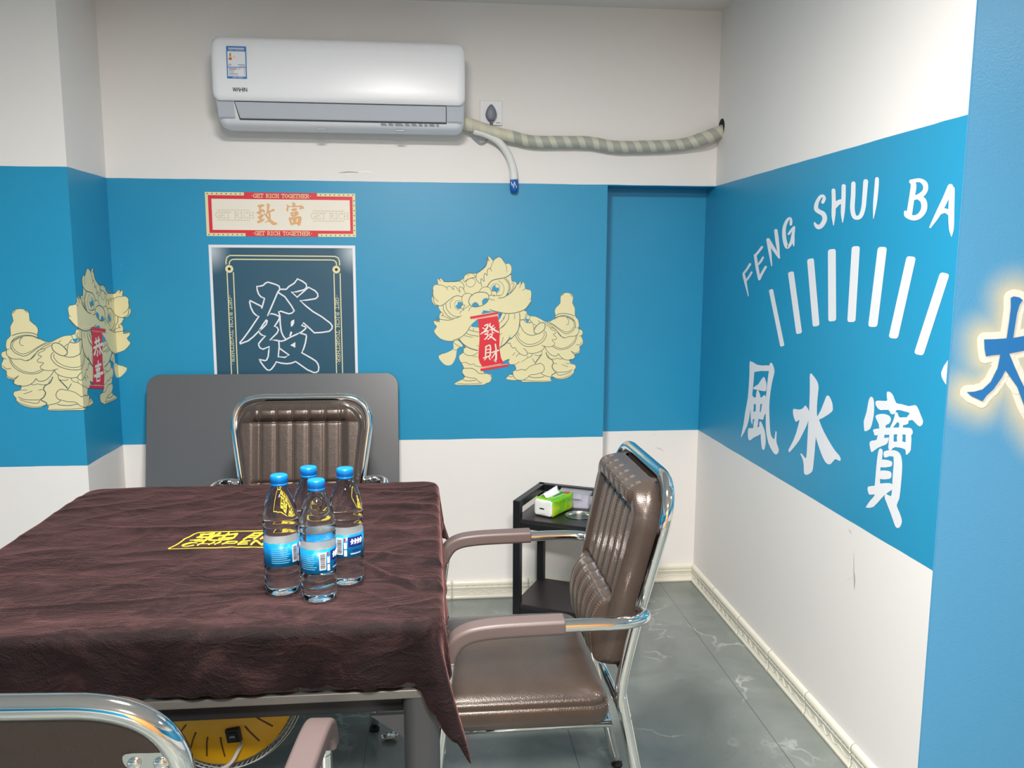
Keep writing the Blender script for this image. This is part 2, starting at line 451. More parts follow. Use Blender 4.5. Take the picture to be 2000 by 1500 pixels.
def fillc(L, c, pts, holes=(), off=0.0, n=3):
    L.fill([c(*p) for p in (sm2(pts, n) if n > 1 else pts)], [[c(*p) for p in h] for h in holes], off)
fillc(L, c7, [(195,325),(270,310),(345,290),(410,320),(400,345),(330,375),(310,415),(285,490),(235,490),(255,420),(215,365)], off=.0009)
fillc(L, c7, [(335,435),(395,460),(425,500),(410,540),(385,535),(365,510),(320,545),(300,580),(385,600),(390,630),(345,690),(320,740),(400,725),(415,745),(385,790),(235,865),(180,815),(190,800),(240,785),(265,750),(240,720),(200,700),(205,680),(290,610),(285,590),(215,590),(170,535),(180,520),(240,510),(290,480)], off=.0009)
fillc(L, c7, [(480,270),(530,275),(575,315),(570,350),(550,420),(545,470),(590,480),(655,430),(725,465),(700,495),(590,530),(597,640),(600,730),(640,780),(720,830),(815,875),(760,905),(700,920),(640,905),(545,815),(490,830),(430,845),(415,830),(480,800),(515,760),(460,680),(400,600),(385,560),(420,560),(450,590),(475,530),(485,420),(485,330)], [[(535,560),(540,680),(480,600)]], off=.0009)
L.build('gold_character', M_GOLD, ban)
L = Sheet(to_b)
fillc(L, c7, [(1245,235),(1300,240),(1345,280),(1345,330),(1440,335),(1510,320),(1570,350),(1600,420),(1540,432),(1445,440),(1480,385),(1400,375),(1270,385),(1145,375),(1130,480),(1100,510),(1070,480),(1070,420),(1090,370),(1075,300),(1085,290),(1130,330),(1200,345),(1255,330),(1250,280)], off=.0009)
fillc(L, c7, [(1225,435),(1345,410),(1385,430),(1370,475),(1250,500)], off=.0009)
fillc(L, c7, [(1190,540),(1300,525),(1370,495),(1430,540),(1410,620),(1240,675),(1200,590)], [[(1260,585),(1325,560),(1310,590),(1265,610)]], off=.0009)
fillc(L, c7, [(1145,690),(1250,685),(1440,650),(1520,680),(1520,760),(1490,900),(1430,945),(1395,895),(1310,895),(1215,925),(1165,830),(1140,730)], [[(1215,765),(1260,740),(1250,790),(1280,820),(1240,860),(1222,810)], [(1360,740),(1420,720),(1415,800),(1380,830),(1350,825),(1390,770)]], off=.0009)
L.build('gold_character', M_GOLD, ban)

# ================================================================= fortune poster
pc = crop(380, 360, 3.947, px_b)
px0, px1, pz1, pz0 = -0.8435, -0.2855, 1.4655, 0.78
pos = thing('fortune_poster', 'dark teal poster with a white outlined Chinese character in a cream line frame', 'poster', (px0, YB, pz0))
L = Sheet(to_b); rect(L, px0, pz0, px1, pz1, 0); L.build('poster_margin', M_PWHITE, pos)
# printed field, turning paler towards its two top corners
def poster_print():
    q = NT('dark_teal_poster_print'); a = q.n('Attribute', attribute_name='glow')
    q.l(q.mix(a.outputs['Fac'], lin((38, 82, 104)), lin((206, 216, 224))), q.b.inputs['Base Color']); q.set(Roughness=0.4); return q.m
def glow_sheet(name, to3, a, b, c, d, nx, ny, fn, material, parent, off):
    v = []; f = []; g = []
    for j in range(ny+1):
        for i in range(nx+1):
            u = a+(c-a)*i/nx; w = b+(d-b)*j/ny; v.append(to3(u, w, off)); g.append(fn(u, w))
    for j in range(ny):
        for i in range(nx): f.append((j*(nx+1)+i, j*(nx+1)+i+1, (j+1)*(nx+1)+i+1, (j+1)*(nx+1)+i))
    o = mesh_obj(name, v, f, material, parent)
    at = o.data.attributes.new('glow', 'FLOAT', 'POINT')
    for i, x in enumerate(g): at.data[i].value = x
    return o
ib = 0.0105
def corner_pale(u, w):
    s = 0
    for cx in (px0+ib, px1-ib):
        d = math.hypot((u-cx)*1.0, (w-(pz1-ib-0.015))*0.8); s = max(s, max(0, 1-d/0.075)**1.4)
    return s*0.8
glow_sheet('poster_field', to_b, px0+ib, pz0+ib, px1-ib, pz1-ib, 60, 60, corner_pale, poster_print(), pos, 0.0003)
L = Sheet(to_b); C = pc
def line(L, c, pts, w, off, n=4, closed=False, sm=True):
    P = [c(*p) for p in pts]
    if sm and len(P) > 2: P = [(q.x, q.y) for q in spline([Vector((a, b, 0)) for a, b in P], n, closed)]
    L.ribbon(P, w, off, closed)
PU = 0.000485
line(L, C, [(243,615),(243,590),(250,562),(272,549),(300,549),(1050,555),(1085,556),(1108,568),(1117,592),(1118,622)], 9*PU, .0006, sm=False)
line(L, C, [(268,615),(271,596),(288,580),(310,578),(1050,583),(1075,586),(1091,600),(1095,622)], 9*PU, .0006, sm=False)
for (xa, ya, xb) in ((247, 680, 290), (296, 680, 337), (1070, 688, 1100), (1118, 688, 1146)):
    a = C(xa, ya); b = C(xb, 1462); k = (b[0]-a[0])*0
    xm = (a[0]+b[0])/2
    L.ribbon([(xm, a[1]), (xm, pz0+0.05)], 8*PU, .0006)
for cx, cy in ((268, 652), (1093, 657)):
    p = C(cx, cy); L.disc(p, 31*PU, .0006, 24)
L.build('frame_lines', M_CREAM, pos)
for cx, cy in ((268, 652), (1093, 657)):
    L = Sheet(to_b); L.disc(C(cx, cy), 12*PU, .0009, 16); L.build('frame_stud', M_BLACKINK, pos)
for (xa, ya, xb, yb) in ((272, 850, 296, 1395), (1092, 850, 1118, 1395)):
    L = Sheet(to_b); a = C(xa, ya); b = C(xb, yb); hh = 25*PU
    lettering(L, '·GET RICH TOGETHER·', SERIF, (a[0]+b[0])/2-hh/2, a[1], hh, a[1]-b[1], 3.6*PU, rot=-PI/2, off=.0006)
    L.build('vertical_lettering', M_CREAM, pos)
cg = crop(460, 530, 7.143, px_b); L = Sheet(to_b); GW = 19/7.143/470
GLY = [
 [(620,250),(607,205),(560,182),(455,150),(425,160),(385,195),(350,205),(298,212),(305,265),(322,315),(352,352),(405,378),(388,440),(368,512),(356,484),(205,408),(197,425),(215,505),(250,575),(285,610),(325,630),(270,710),(190,830),(120,925),(62,995),(68,1010),(120,990),(175,970),(245,915),(325,835),(385,785),(430,737),(443,690),(430,678),(385,740),(325,835),(345,870),(370,890),(415,903),(370,950),(325,1005),(325,1035),(345,1070),(385,1085),(470,1050),(465,1110),(455,1190),(435,1235),(415,1245),(335,1230),(345,1255),(400,1330),(440,1372),(470,1380),(500,1365),(540,1315),(570,1262),(640,1280),(720,1288),(780,1280),(840,1258),(880,1285),(1000,1370),(1090,1410),(1125,1410),(1155,1390),(1163,1340),(1150,1290),(1120,1250),(1050,1205),(925,1135),(950,1080),(975,1000),(990,910),(985,885),(920,865),(870,870),(930,840),(965,810),(985,790),(970,770),(925,755),(950,720),(1040,800),(1100,857),(1200,852),(1310,835),(1345,800),(1350,760),(1320,720),(1200,630),(1080,560),(980,480),(905,410),(1000,400),(1120,380),(1150,350),(1145,310),(1110,270),(1020,222),(940,290),(860,360),(785,290),(850,285),(960,255),(993,220),(985,175),(930,135),(865,105),(820,165),(740,215),(710,250),(620,250)],
 [(620,250),(590,290),(530,430),(450,615),(500,590),(550,600),(605,625),(615,650),(590,700),(545,765),(580,780),(600,815),(580,860),(485,955),(560,960),(640,975),(690,960),(760,920),(870,870)],
 [(590,290),(690,355),(780,480),(820,550),(790,580),(745,592),(690,575),(630,555),(603,565),(620,620),(625,740),(640,840),(665,900),(700,945)],
 [(605,970),(610,1050),(597,1190),(690,1200),(745,1165),(610,1070)]]
for g in GLY:
    P = [cg(*p) for p in g]; L.ribbon(P, GW, .0006)
    for p in P: L.disc(p, GW/2, .0006, 8)
for g in ([(780,690),(820,670),(820,720),(800,760),(775,775),(770,720)], [(835,985),(835,1065),(765,1030)], [(770,835),(795,850),(770,905),(750,900)]):
    L.fill([cg(*p) for p in g], off=.0006)
L.build('outlined_character', M_PWHITE, pos)

# ================================================================= lion dance figures
k5 = lambda x, y: px_b(820+x/5, 480+y/5)
cA = lambda x, y: px_b(840+x/9.378, 480+y/9.378)
cB = lambda x, y: px_b(980+x/9.378, 480+y/9.378)
cC = lambda x, y: px_b(840+x/9.378, 620+y/9.378)
cD = lambda x, y: px_b(980+x/9.378, 600+y/9.378)
LION_SIL = [(180,312),(188,335),(205,315),(235,345),(300,352),(385,345),(430,310),(440,285),(480,265),(530,268),(560,268),(620,225),(650,190),(655,150),(648,125),(655,130),(668,150),(663,102),(690,115),(715,145),(740,120),(770,110),(800,125),(835,175),(870,172),(895,205),(895,250),(885,285),(892,285),(895,330),(905,350),(930,350),(950,370),(958,378),(985,345),(992,380),(1005,352),(1025,375),(1030,420),(1075,430),(1090,460),(1085,520),(1090,525),(1070,580),(1020,630),(1040,640),(1050,670),(1080,685),(1130,690),(1190,720),(1225,740),(1265,738),(1300,720),(1325,690),(1315,640),(1330,600),(1370,560),(1372,500),(1400,465),(1445,458),(1485,475),(1498,510),(1490,560),(1515,610),(1515,685),(1545,720),(1555,775),(1550,810),(1585,825),(1590,860),(1575,880),(1592,920),(1590,960),(1560,985),(1565,1025),(1550,1050),(1510,1060),(1515,1090),(1490,1108),(1460,1112),(1475,1150),(1515,1160),(1522,1190),(1505,1215),(1500,1250),(1450,1285),(1390,1303),(1330,1300),(1290,1278),(1275,1295),(1272,1328),(1100,1330),(998,1330),(996,1312),(930,1315),(848,1305),(848,1285),(880,1255),(905,1262),(910,1225),(940,1210),(925,1165),(880,1158),(865,1130),(875,1105),(815,1130),(790,1160),(620,1190),(635,1245),(690,1250),(703,1285),(685,1330),(640,1345),(615,1358),(360,1360),(350,1335),(400,1310),(440,1280),(415,1240),(420,1205),(430,1195),(410,1150),(385,1110),(385,1070),(420,1045),(430,1000),(450,995),(420,960),(385,915),(340,928),(270,930),(195,905),(145,850),(140,825),(165,790),(140,760),(135,725),(150,728),(190,735),(190,705),(192,670),(205,650),(180,600),(185,585),(150,583),(120,545),(115,510),(128,480),(125,440),(130,400),(150,380),(178,375),(170,340)]
TASSEL = [(330,940),(365,920),(415,968),(410,985),(375,995),(360,1030),(350,1090),(320,1150),(285,1168),(240,1158),(195,1110),(185,1080),(200,1060),(260,1045),(325,1010),(328,970)]
BLUES = [(k5, [(600,668),(620,630),(690,640),(780,645),(805,655),(800,672),(765,690),(765,645),(700,650)]), (k5, [(500,770),(560,718),(580,720),(582,800),(545,795),(505,792)]),
 (k5, [(765,690),(802,660),(790,700),(762,735)]),
 (cA, [(470,1100),(480,1085),(505,1070),(500,1040),(540,1025),(590,1040),(600,1080),(570,1110),(570,1150),(510,1158),(475,1130)]),
 (cA, [(1125,800),(1150,740),(1200,712),(1195,755),(1225,770),(1258,765),(1262,810),(1225,855),(1190,830),(1140,835)]),
 (cA, [(765,1105),(770,1070),(800,1040),(840,1030),(880,1060),(905,1105),(840,1118)]),
 (cA, [(955,1075),(950,1010),(985,965),(1040,955),(1065,980),(1040,1030),(990,1070)]),
 (cA, [(1385,930),(1420,860),(1460,870),(1440,900)]), (cD, [(420,215),(450,208),(510,225),(500,250),(470,280),(440,250)]),
 (cD, [(130,555),(160,560),(190,555),(150,590)])]
LW = [ # (drawing frame, width in mm, points)
 (cA,1.6,[(55,800),(52,900),(80,1050),(180,1100),(270,1060),(360,985),(430,935),(510,915),(585,935)]),
 (cA,1.2,[(60,915),(90,970),(150,1022)]), (cA,1.2,[(140,715),(220,722),(305,768)]),
 (cA,1.2,[(320,805),(305,770),(330,745),(370,748),(435,805),(420,750),(470,750),(550,855),(530,765),(590,765),(650,870)]),
 (cA,1.3,[(245,655),(340,662),(440,648),(530,645),(600,690),(622,740),(615,790)]), (cA,1.2,[(162,590),(170,620),(190,650)]),
 (cA,1.2,[(620,660),(615,600),(640,540),(700,505),(780,510),(840,570)]), (cA,1.6,[(630,662),(690,615),(760,590),(840,575)]),
 (cA,1.0,[(665,710),(660,660),(700,610),(760,595),(820,620),(830,670),(790,735),(730,755),(675,730),(665,700)]),
 (cA,1.0,[(670,515),(690,540),(715,530)]),
 (cA,1.3,[(860,500),(842,560),(850,620),(890,670),(920,690)]),
 (cA,1.3,[(850,500),(940,440),(1010,370),(1045,300),(1035,240)]),
 (cA,1.2,[(1085,275),(1065,235),(1060,200)]), (cA,1.4,[(945,745),(930,660),(940,600),(990,655),(985,560),(1005,500),(1045,545),(1050,450),(1080,410),(1105,420),(1125,465)]),
 (cA,1.2,[(1110,410),(1135,330),(1180,250),(1245,208)]), (cA,1.1,[(1380,330),(1400,400),(1408,480)]),
 (cA,2.0,[(1045,755),(1090,680),(1150,630),(1230,610),(1340,590),(1420,560),(1480,510)]),
 (cA,1.0,[(1250,640),(1320,690),(1355,780),(1330,880),(1270,920)]), (cA,1.4,[(1360,600),(1425,680),(1445,780),(1400,900),(1370,935)]),
 (cA,1.4,[(1390,595),(1450,680),(1465,770),(1445,850)]),
 (cA,0.9,[(1115,770),(1130,720),(1190,695),(1245,705),(1275,760),(1265,820),(1225,860)]),
 (cA,1.3,[(900,840),(940,780),(1010,750),(1080,765),(1115,810),(1125,880),(1115,900)]),
 (cA,1.8,[(715,1060),(710,1000),(740,930),(820,870),(920,848),(1020,860),(1070,900),(1075,960),(1040,1030),(960,1090),(840,1120),(760,1105),(715,1060)]),
 (cA,1.3,[(590,930),(620,890),(680,870),(740,880),(775,915)]), (cA,1.3,[(585,935),(580,990),(600,1060)]),
 (cA,0.9,[(450,1080),(465,1020),(520,1005),(570,1015)]), (cA,0.9,[(450,1090),(470,1150),(540,1180)]),
 (cA,1.2,[(600,1160),(560,1130),(590,1090),(640,1090),(600,1165),(720,1090)]), (cA,1.2,[(545,1245),(560,1205),(620,1170)]),
 (cA,1.2,[(710,1195),(725,1150),(755,1120)]), (cA,1.2,[(1125,840),(1160,825),(1210,845),(1220,900)]),
 (cA,1.2,[(1080,910),(1180,905),(1160,920),(1260,910),(1275,925)]), (cA,1.2,[(1085,975),(1180,998)]),
 (cA,1.6,[(1250,958),(1330,950),(1440,890),(1530,800),(1600,690)]),
 (cA,1.0,[(380,1140),(365,1060),(390,1010),(430,960)]), (cA,1.3,[(290,1060),(300,1150),(370,1240),(450,1290),(530,1300)]),
 (cA,1.5,[(240,1090),(250,1180),(320,1280),(400,1325),(490,1320),(570,1280)]), (cA,1.2,[(215,1270),(300,1310),(380,1340)]),
 (cA,1.4,[(110,1320),(200,1350),(330,1362),(430,1345)]), (cA,1.2,[(190,1200),(240,1250),(215,1290)]),
 (cA,1.2,[(65,1360),(110,1385),(180,1392)]),
 (cB,1.2,[(175,700),(210,685),(220,730),(150,860)]), (cB,1.3,[(160,870),(230,790),(290,680)]), (cB,1.2,[(325,770),(345,720),(350,680)]), (cB,1.2,[(385,815),(420,790)]),
 (cB,1.8,[(-220,1170),(-100,1205),(60,1235),(200,1235),(330,1205),(440,1150),(530,1030)]), (cB,1.2,[(510,985),(545,965)]),
 (cB,1.3,[(70,1240),(40,1330),(-20,1400)]), (cB,1.3,[(130,1250),(120,1340),(60,1440),(0,1500)]), (cB,1.2,[(235,1250),(235,1340)]),
 (cB,1.8,[(325,1230),(332,1340),(315,1500)]), (cB,1.1,[(440,1240),(430,1320),(400,1345)]), (cB,1.1,[(470,1250),(440,1330)]), (cB,1.1,[(520,1290),(500,1345)]),
 (cB,1.8,[(335,1360),(410,1358),(430,1390),(480,1410),(540,1400)]),
 (cB,1.4,[(960,1330),(1050,1290),(1160,1280),(1280,1320),(1340,1400),(1350,1500)]), (cB,1.6,[(990,1275),(1060,1245),(1160,1240),(1260,1260),(1320,1285)]),
 (cB,1.1,[(1180,1300),(1225,1370),(1220,1430),(1180,1448)]),
 (cB,1.2,[(1105,915),(1130,880)]), (cB,1.2,[(1290,930),(1260,890)]),
 (cD,1.8,[(330,220),(325,340),(280,460),(190,560),(150,590)]), (cD,1.8,[(140,590),(60,680),(0,720),(-40,760)]), (cD,1.2,[(135,580),(145,520)]),
 (cD,1.5,[(335,330),(400,440),(480,500),(570,515),(640,490)]),
 (cD,1.8,[(600,470),(590,420),(640,340),(700,290),(770,285),(795,330),(780,400),(720,460),(650,490),(600,470)]),
 (cD,1.2,[(520,230),(570,310),(590,420)]), (cD,1.2,[(580,300),(630,350),(600,375)]), (cD,1.2,[(670,245),(700,275)]),
 (cD,1.4,[(245,510),(300,610),(400,700),(500,720),(620,700),(740,640),(810,540),(810,470),(780,430)]),
 (cD,1.2,[(265,480),(330,590),(420,660),(510,680),(620,660),(720,600),(775,520),(770,460)]), (cD,1.2,[(290,440),(320,515)]),
 (cD,1.4,[(100,650),(130,665),(155,655),(165,700),(205,750),(245,740),(280,800),(350,860),(430,885),(470,850),(450,800),(400,750)]),
 (cD,1.4,[(470,835),(560,848),(680,820),(760,770),(775,715),(735,700)]), (cD,1.2,[(775,715),(860,725),(940,705),(970,660),(920,600),(990,590),(1000,550),(940,495),(985,480),(975,440),(900,400),(885,370),(810,320)]),
 (cD,1.3,[(800,280),(930,360),(1040,470),(1110,550),(1170,560),(1230,535),(1330,530),(1400,480),(1415,420)]),
 (cD,1.3,[(830,270),(960,340),(1060,420),(1150,480),(1220,480),(1310,420),(1350,330),(1320,250),(1230,190),(1130,165),(1040,175),(960,220)]),
 (cD,1.1,[(870,270),(980,340),(1080,410),(1170,450),(1240,440),(1310,370),(1325,310),(1290,240),(1200,185)]),
 (cD,1.4,[(900,370),(980,400),(1030,470),(1080,530),(1150,560)]),
 (cD,1.3,[(920,710),(1000,760),(1100,775),(1230,740),(1340,640),(1385,500)]), (cD,1.1,[(950,705),(1040,745),(1120,750),(1230,710),(1330,610),(1365,510)]),
 (cD,1.4,[(780,715),(830,800),(900,870),(970,895),(1020,880),(1035,850),(1080,910),(1160,960),(1260,965),(1330,930),(1345,890),(1270,800)]),
 (cD,1.2,[(1270,800),(1330,840),(1400,820),(1430,780)]), (cD,1.2,[(1365,680),(1420,690),(1470,640)]), (cD,1.2,[(1420,530),(1470,520)]), (cD,1.2,[(1375,375),(1400,380),(1415,420)]),
 (cD,2.4,[(725,870),(620,1010)]), (cD,1.2,[(735,800),(725,870),(640,885),(600,870)]), (cD,1.4,[(560,940),(625,1040),(700,1025),(760,1060),(780,1130),(750,1190),(715,1200),(780,1250),(900,1280)]),
 (cD,2.2,[(810,830),(850,920),(915,960),(945,1020),(920,1080),(950,1150),(990,1190),(920,1240),(915,1275)]),
 (cD,1.2,[(440,1150),(520,1080),(620,1045)]), (cD,1.4,[(265,1165),(360,1140),(440,1155)]), (cD,1.5,[(200,1190),(215,1260),(260,1320),(340,1340)]), (cD,1.3,[(380,1335),(460,1300),(520,1240),(620,1230),(700,1205)]),
 (cD,1.5,[(500,1270),(600,1290),(700,1285),(770,1270)]), (cD,1.1,[(400,1335),(600,1350),(880,1350)]), (cD,1.2,[(120,1260),(160,1275),(200,1270)]),
 (cD,1.2,[(265,910),(290,870),(330,850)]), (cD,1.2,[(200,885),(240,830)]), (cD,1.0,[(360,1000),(460,935),(470,890)]), (cD,1.1,[(160,1050),(250,1045),(320,1000)]), (cD,1.2,[(460,930),(540,900),(560,850)]),
 (cD,1.2,[(850,880),(880,940),(960,950),(1020,935),(1080,950),(1110,935)]), (cD,1.1,[(1100,1045),(1150,1070),(1215,1090)]), (cD,1.1,[(1170,1030),(1260,1030)]), (cD,1.3,[(1000,1190),(1100,1190),(1210,1180),(1290,1140)]),
 (cD,1.2,[(1005,1200),(1030,1240),(1100,1240),(1200,1215),(1270,1180)]), (cD,1.1,[(920,1270),(1010,1300),(1100,1300),(1220,1260),(1310,1210)]), (cD,1.2,[(960,1025),(1010,1035)]),
 (cC,1.5,[(740,150),(690,240),(610,330),(520,385),(430,415)]), (cC,1.4,[(705,215),(760,245),(890,270)]), (cC,1.2,[(800,195),(790,240)]), (cC,1.4,[(655,285),(740,320),(890,345)]), (cC,1.1,[(625,330),(700,350),(780,360)]),
 (cC,2.4,[(530,395),(600,480),(720,560),(870,605)]), (cC,1.2,[(860,510),(890,530)]), (cC,1.3,[(600,610),(640,670),(730,700),(820,680),(870,640)]), (cC,1.0,[(780,710),(870,720)]),
 (cC,1.2,[(430,455),(480,500),(560,540)]), (cC,1.2,[(430,585),(480,600),(500,580)]), (cC,1.2,[(580,830),(660,822),(690,845),(760,865),(800,850),(840,890),(950,905)]),
 (cC,1.5,[(600,930),(700,930),(780,935),(850,980),(900,1025),(1000,1025)]), (cC,1.3,[(590,1040),(650,1080),(760,1110),(830,1115),(900,1180),(950,1205)]), (cC,1.4,[(580,1130),(660,1158),(760,1160),(840,1145)]), (cC,1.0,[(500,1210),(700,1218),(920,1205)]),
 (cC,1.2,[(1060,1030),(1100,1050),(1120,1090)]), (cC,1.6,[(1280,540),(1370,480),(1450,380)]), (cC,1.1,[(1300,500),(1340,360)]), (cC,1.2,[(1265,110),(1330,50),(1350,0)]), (cC,1.2,[(1270,215),(1380,110),(1440,20)]),
 (cC,1.2,[(600,590),(610,640)]), (cC,1.2,[(270,650),(215,665),(170,690)]),
 (cD,1.2,[(-100,560),(-60,520),(0,480)]) ]
def lion(to3, mapf, split, parent, name_off=0):
    def build(layer, name, material):
        L = Sheet(to3)
        layer(L); L.v = [mapf(u, v)+(o,) for u, v, o in L.v]
        return L.build(name, material, parent, split)
    def sil(L):
        L.fill([k5(*p) for p in sm2(LION_SIL, 3)], off=0.0)
        L.fill([k5(*p) for p in sm2(TASSEL, 3)], off=0.0)
    build(sil, 'lion_body', M_CREAM)
    for (c, pts), nm in zip(BLUES, ('lion_mouth', 'lion_mouth', 'lion_mouth', 'lion_eye', 'lion_eye', 'lion_nostril', 'lion_nostril', 'lion_gap', 'lion_gap', 'lion_gap')):
        build(lambda L: L.fill([c(*p) for p in pts], off=0.0003), nm, M_MBLUE)
    def lines(L):
        for c, w, pts in LW: line(L, c, pts, w*0.0015, 0.0006)
        for (c, w, pts) in ((k5, 1.0, [p for p in LION_SIL]),):
            line(L, c, pts, 0.0014, 0.0006, n=2, closed=True)
    build(lines, 'lion_outlines', M_LINE)
lr = thing('lion_wall_sticker', 'cream dancing lion sticker on the back wall beside the alcove, facing left', 'wall sticker', (0.33, YB, 0.91))
lion(to_b, lambda u, v: (u, v), None, lr)
# its scroll
L = Sheet(to_b)
fillc(L, cC, [(870,30),(1235,-30),(1270,130),(1275,300),(1268,560),(1300,740),(1350,835),(960,905),(910,830),(885,740),(890,600),(905,400),(895,200)], off=.0009, n=1)
fillc(L, k5, [(490,692),(765,645),(770,662),(492,715)], off=.0010, n=1); fillc(L, k5, [(590,1200),(865,1152),(868,1176),(594,1225)], off=.0010, n=1)
scr = L.build('red_scroll', M_RED, lr)
L = Sheet(to_b)
fillc(L, k5, [(520,710),(768,665),(768,672),(522,717)], off=.0013, n=1); L.build('scroll_highlight', M_PINK, lr); L = Sheet(to_b); fillc(L, k5, [(600,1192),(862,1150),(863,1158),(602,1201)], off=.0013, n=1)
L.build('scroll_highlight', M_PINK, lr)
FA = [[(1000,150,24),(1060,130,26),(1020,230,32),(925,305,16)], [(960,190,16),(1010,215,18)], [(1100,110,22),(1095,160,28),(1170,225,34),(1250,268,26)], [(1165,145,18),(1120,180,20)], [(1190,185,16),(1150,210,18)],
 [(1005,262,20),(1062,245,22),(1050,285,18),(1000,305,20)], [(1000,305,20),(1055,315,20),(1035,370,24),(1000,400,20)], [(1090,230,16),(1130,225,18),(1140,272,20),(1170,282,16)], [(1080,312,18),(1135,302,22),(1120,350,22),(1060,400,18)], [(1080,335,18),(1140,370,26),(1200,418,24)]]
CAI = [[(1022,530,24),(1015,705,24)], [(1022,535,22),(1100,515,24),(1100,700,26)], [(1022,592,17),(1090,580,17)], [(1022,650,17),(1090,640,17)], [(975,742,20),(1100,702,26)], [(1040,722,20),(995,780,16)], [(1080,732,20),(1100,772,20)],
 [(1130,642,22),(1250,602,28)], [(1195,490,24),(1208,600,28),(1205,770,34),(1165,782,20),(1208,812,18)], [(1190,652,22),(1130,742,18)]]
sk = 1/9.378/485
L = Sheet(to_b)
for s_ in FA+CAI: stroke(L, cC, s_, sk, off=.0016)
L.build('scroll_characters', M_CREAML, lr)

# the left lion folds round the column: unfold coordinate u (x on the column face, then along its side, then the back wall)
UA = XL; UB = XL+(YB-YC)
def to_fold(u, v, o):
    o += 0.0006
    if u <= UA+1e-6: return (min(u, XL+o), YC-o, v)
    if u <= UB+1e-6: return (XL+o, max(YC-o, min(YC+(u-UA), YB-o)), v)
    return (XL+(u-UB), YB-o, v)
ll = thing('lion_wall_sticker', 'cream dancing lion sticker wrapped around the corners of the left column, facing right', 'wall sticker', (XL, YC, 0.88))
lion(to_fold, lambda u, v: (-0.7892-1.0793*u, -0.0099+0.9722*v), [UA, UB], ll)
c4 = lambda x, y: px_s(x/4.686, 500+y/4.686)
L = Sheet(to_s)
fillc(L, c4, [(835,690),(930,700),(935,800),(933,900),(938,1000),(952,1090),(948,1182),(845,1175),(850,1080),(848,950),(840,800)], off=.0009, n=1)
fillc(L, c4, [(832,648),(963,668),(963,700),(832,682)], off=.0010, n=1); fillc(L, c4, [(815,1180),(950,1185),(950,1218),(815,1210)], off=.0010, n=1)
L.build('red_scroll', M_RED, ll)
L = Sheet(to_s)
fillc(L, c4, [(832,680),(963,698),(963,704),(832,688)], off=.0013, n=1); L.build('scroll_highlight', M_PINK, ll); L = Sheet(to_s); fillc(L, c4, [(815,1180),(950,1186),(950,1192),(815,1187)], off=.0013, n=1)
L.build('scroll_highlight', M_PINK, ll)
GX = [[(862,792,12),(905,768,14)], [(872,755,12),(880,825,12)], [(895,745,12),(903,815,12)], [(852,842,12),(930,805,16)], [(882,828,12),(855,900,10)], [(900,822,12),(915,860,16),(932,890,10)], [(887,865,12),(887,912,12),(880,905,8)], [(868,885,10),(860,908,8)], [(903,872,10),(910,895,12)],
 [(868,1012,13),(918,992,14)], [(893,965,13),(893,1034,13)], [(872,1040,11),(910,1028,11)], [(878,1052,10),(908,1044,10),(905,1068,10),(880,1072,10),(878,1052,10)], [(858,1100,14),(935,1068,16)], [(876,1112,11),(912,1098,12),(908,1138,11),(880,1145,11),(876,1112,11)]]
L = Sheet(to_s)
for s_ in GX:
    P = [(c4(x, y)[0], c4(x, y)[1], w*0.00075) for x, y, w in s_]
    Q = spline([Vector(p) for p in P], 4) if len(P) == 3 else [Vector(p) for p in P]
    L.ribbon([(q.x, q.y) for q in Q], [q.z for q in Q], .0016)
L.build('scroll_characters', M_CREAML, ll)

# ================================================================= right wall lettering
ws = thing('curved_wall_lettering', 'white FENG SHUI BA lettering in an arc on the blue right wall', 'wall sticker', (XR, 2.3, 1.4))
c6 = lambda x, y: px_r(1420+x/6, 340+y/6)
c3 = lambda x, y: px_r(1420+x/3.75, 320+y/3.75)
def rstroke(sh, c, pts, div):
    """width in drawing units measured across the stroke; map by local wall scale"""
    P = []
    for x, y, w in pts:
        a = c(x, y); b = c(x, y+10); P.append((x, y, w))
    Q = spline([Vector(p) for p in P], 6) if len(P) > 2 else [Vector(P[0]).lerp(Vector(P[1]), t/6) for t in range(7)]
    # outline in image-drawing units, then onto the wall, so slants read right on the receding wall
    left, right = [], []
    for i, q in enumerate(Q):
        a = Q[max(i-1, 0)]; b = Q[min(i+1, len(Q)-1)]; t = Vector((b.x-a.x, b.y-a.y)); t = t.normalized() if t.length else Vector((1, 0))
        n = Vector((-t.y, t.x))*max(q.z, 1)/2; left.append(c(q.x+n.x, q.y+n.y)); right.append(c(q.x-n.x, q.y-n.y))
    n0 = len(sh.v); sh.e += 1.2e-5; sh.v += [(*p, sh.e) for pr in zip(left, right) for p in pr]
    sh.f += [(n0+2*i, n0+2*i+1, n0+2*i+3, n0+2*i+2) for i in range(len(Q)-1)]
    for q in (Q[0], Q[-1]):
        r = max(q.z, 1)/2; n0 = len(sh.v); sh.e += 1.2e-5; sh.v += [(*c(q.x+r*math.cos(k*PI/6), q.y+r*math.sin(k*PI/6)), sh.e) for k in range(12)]; sh.f.append(tuple(range(n0, n0+12)))
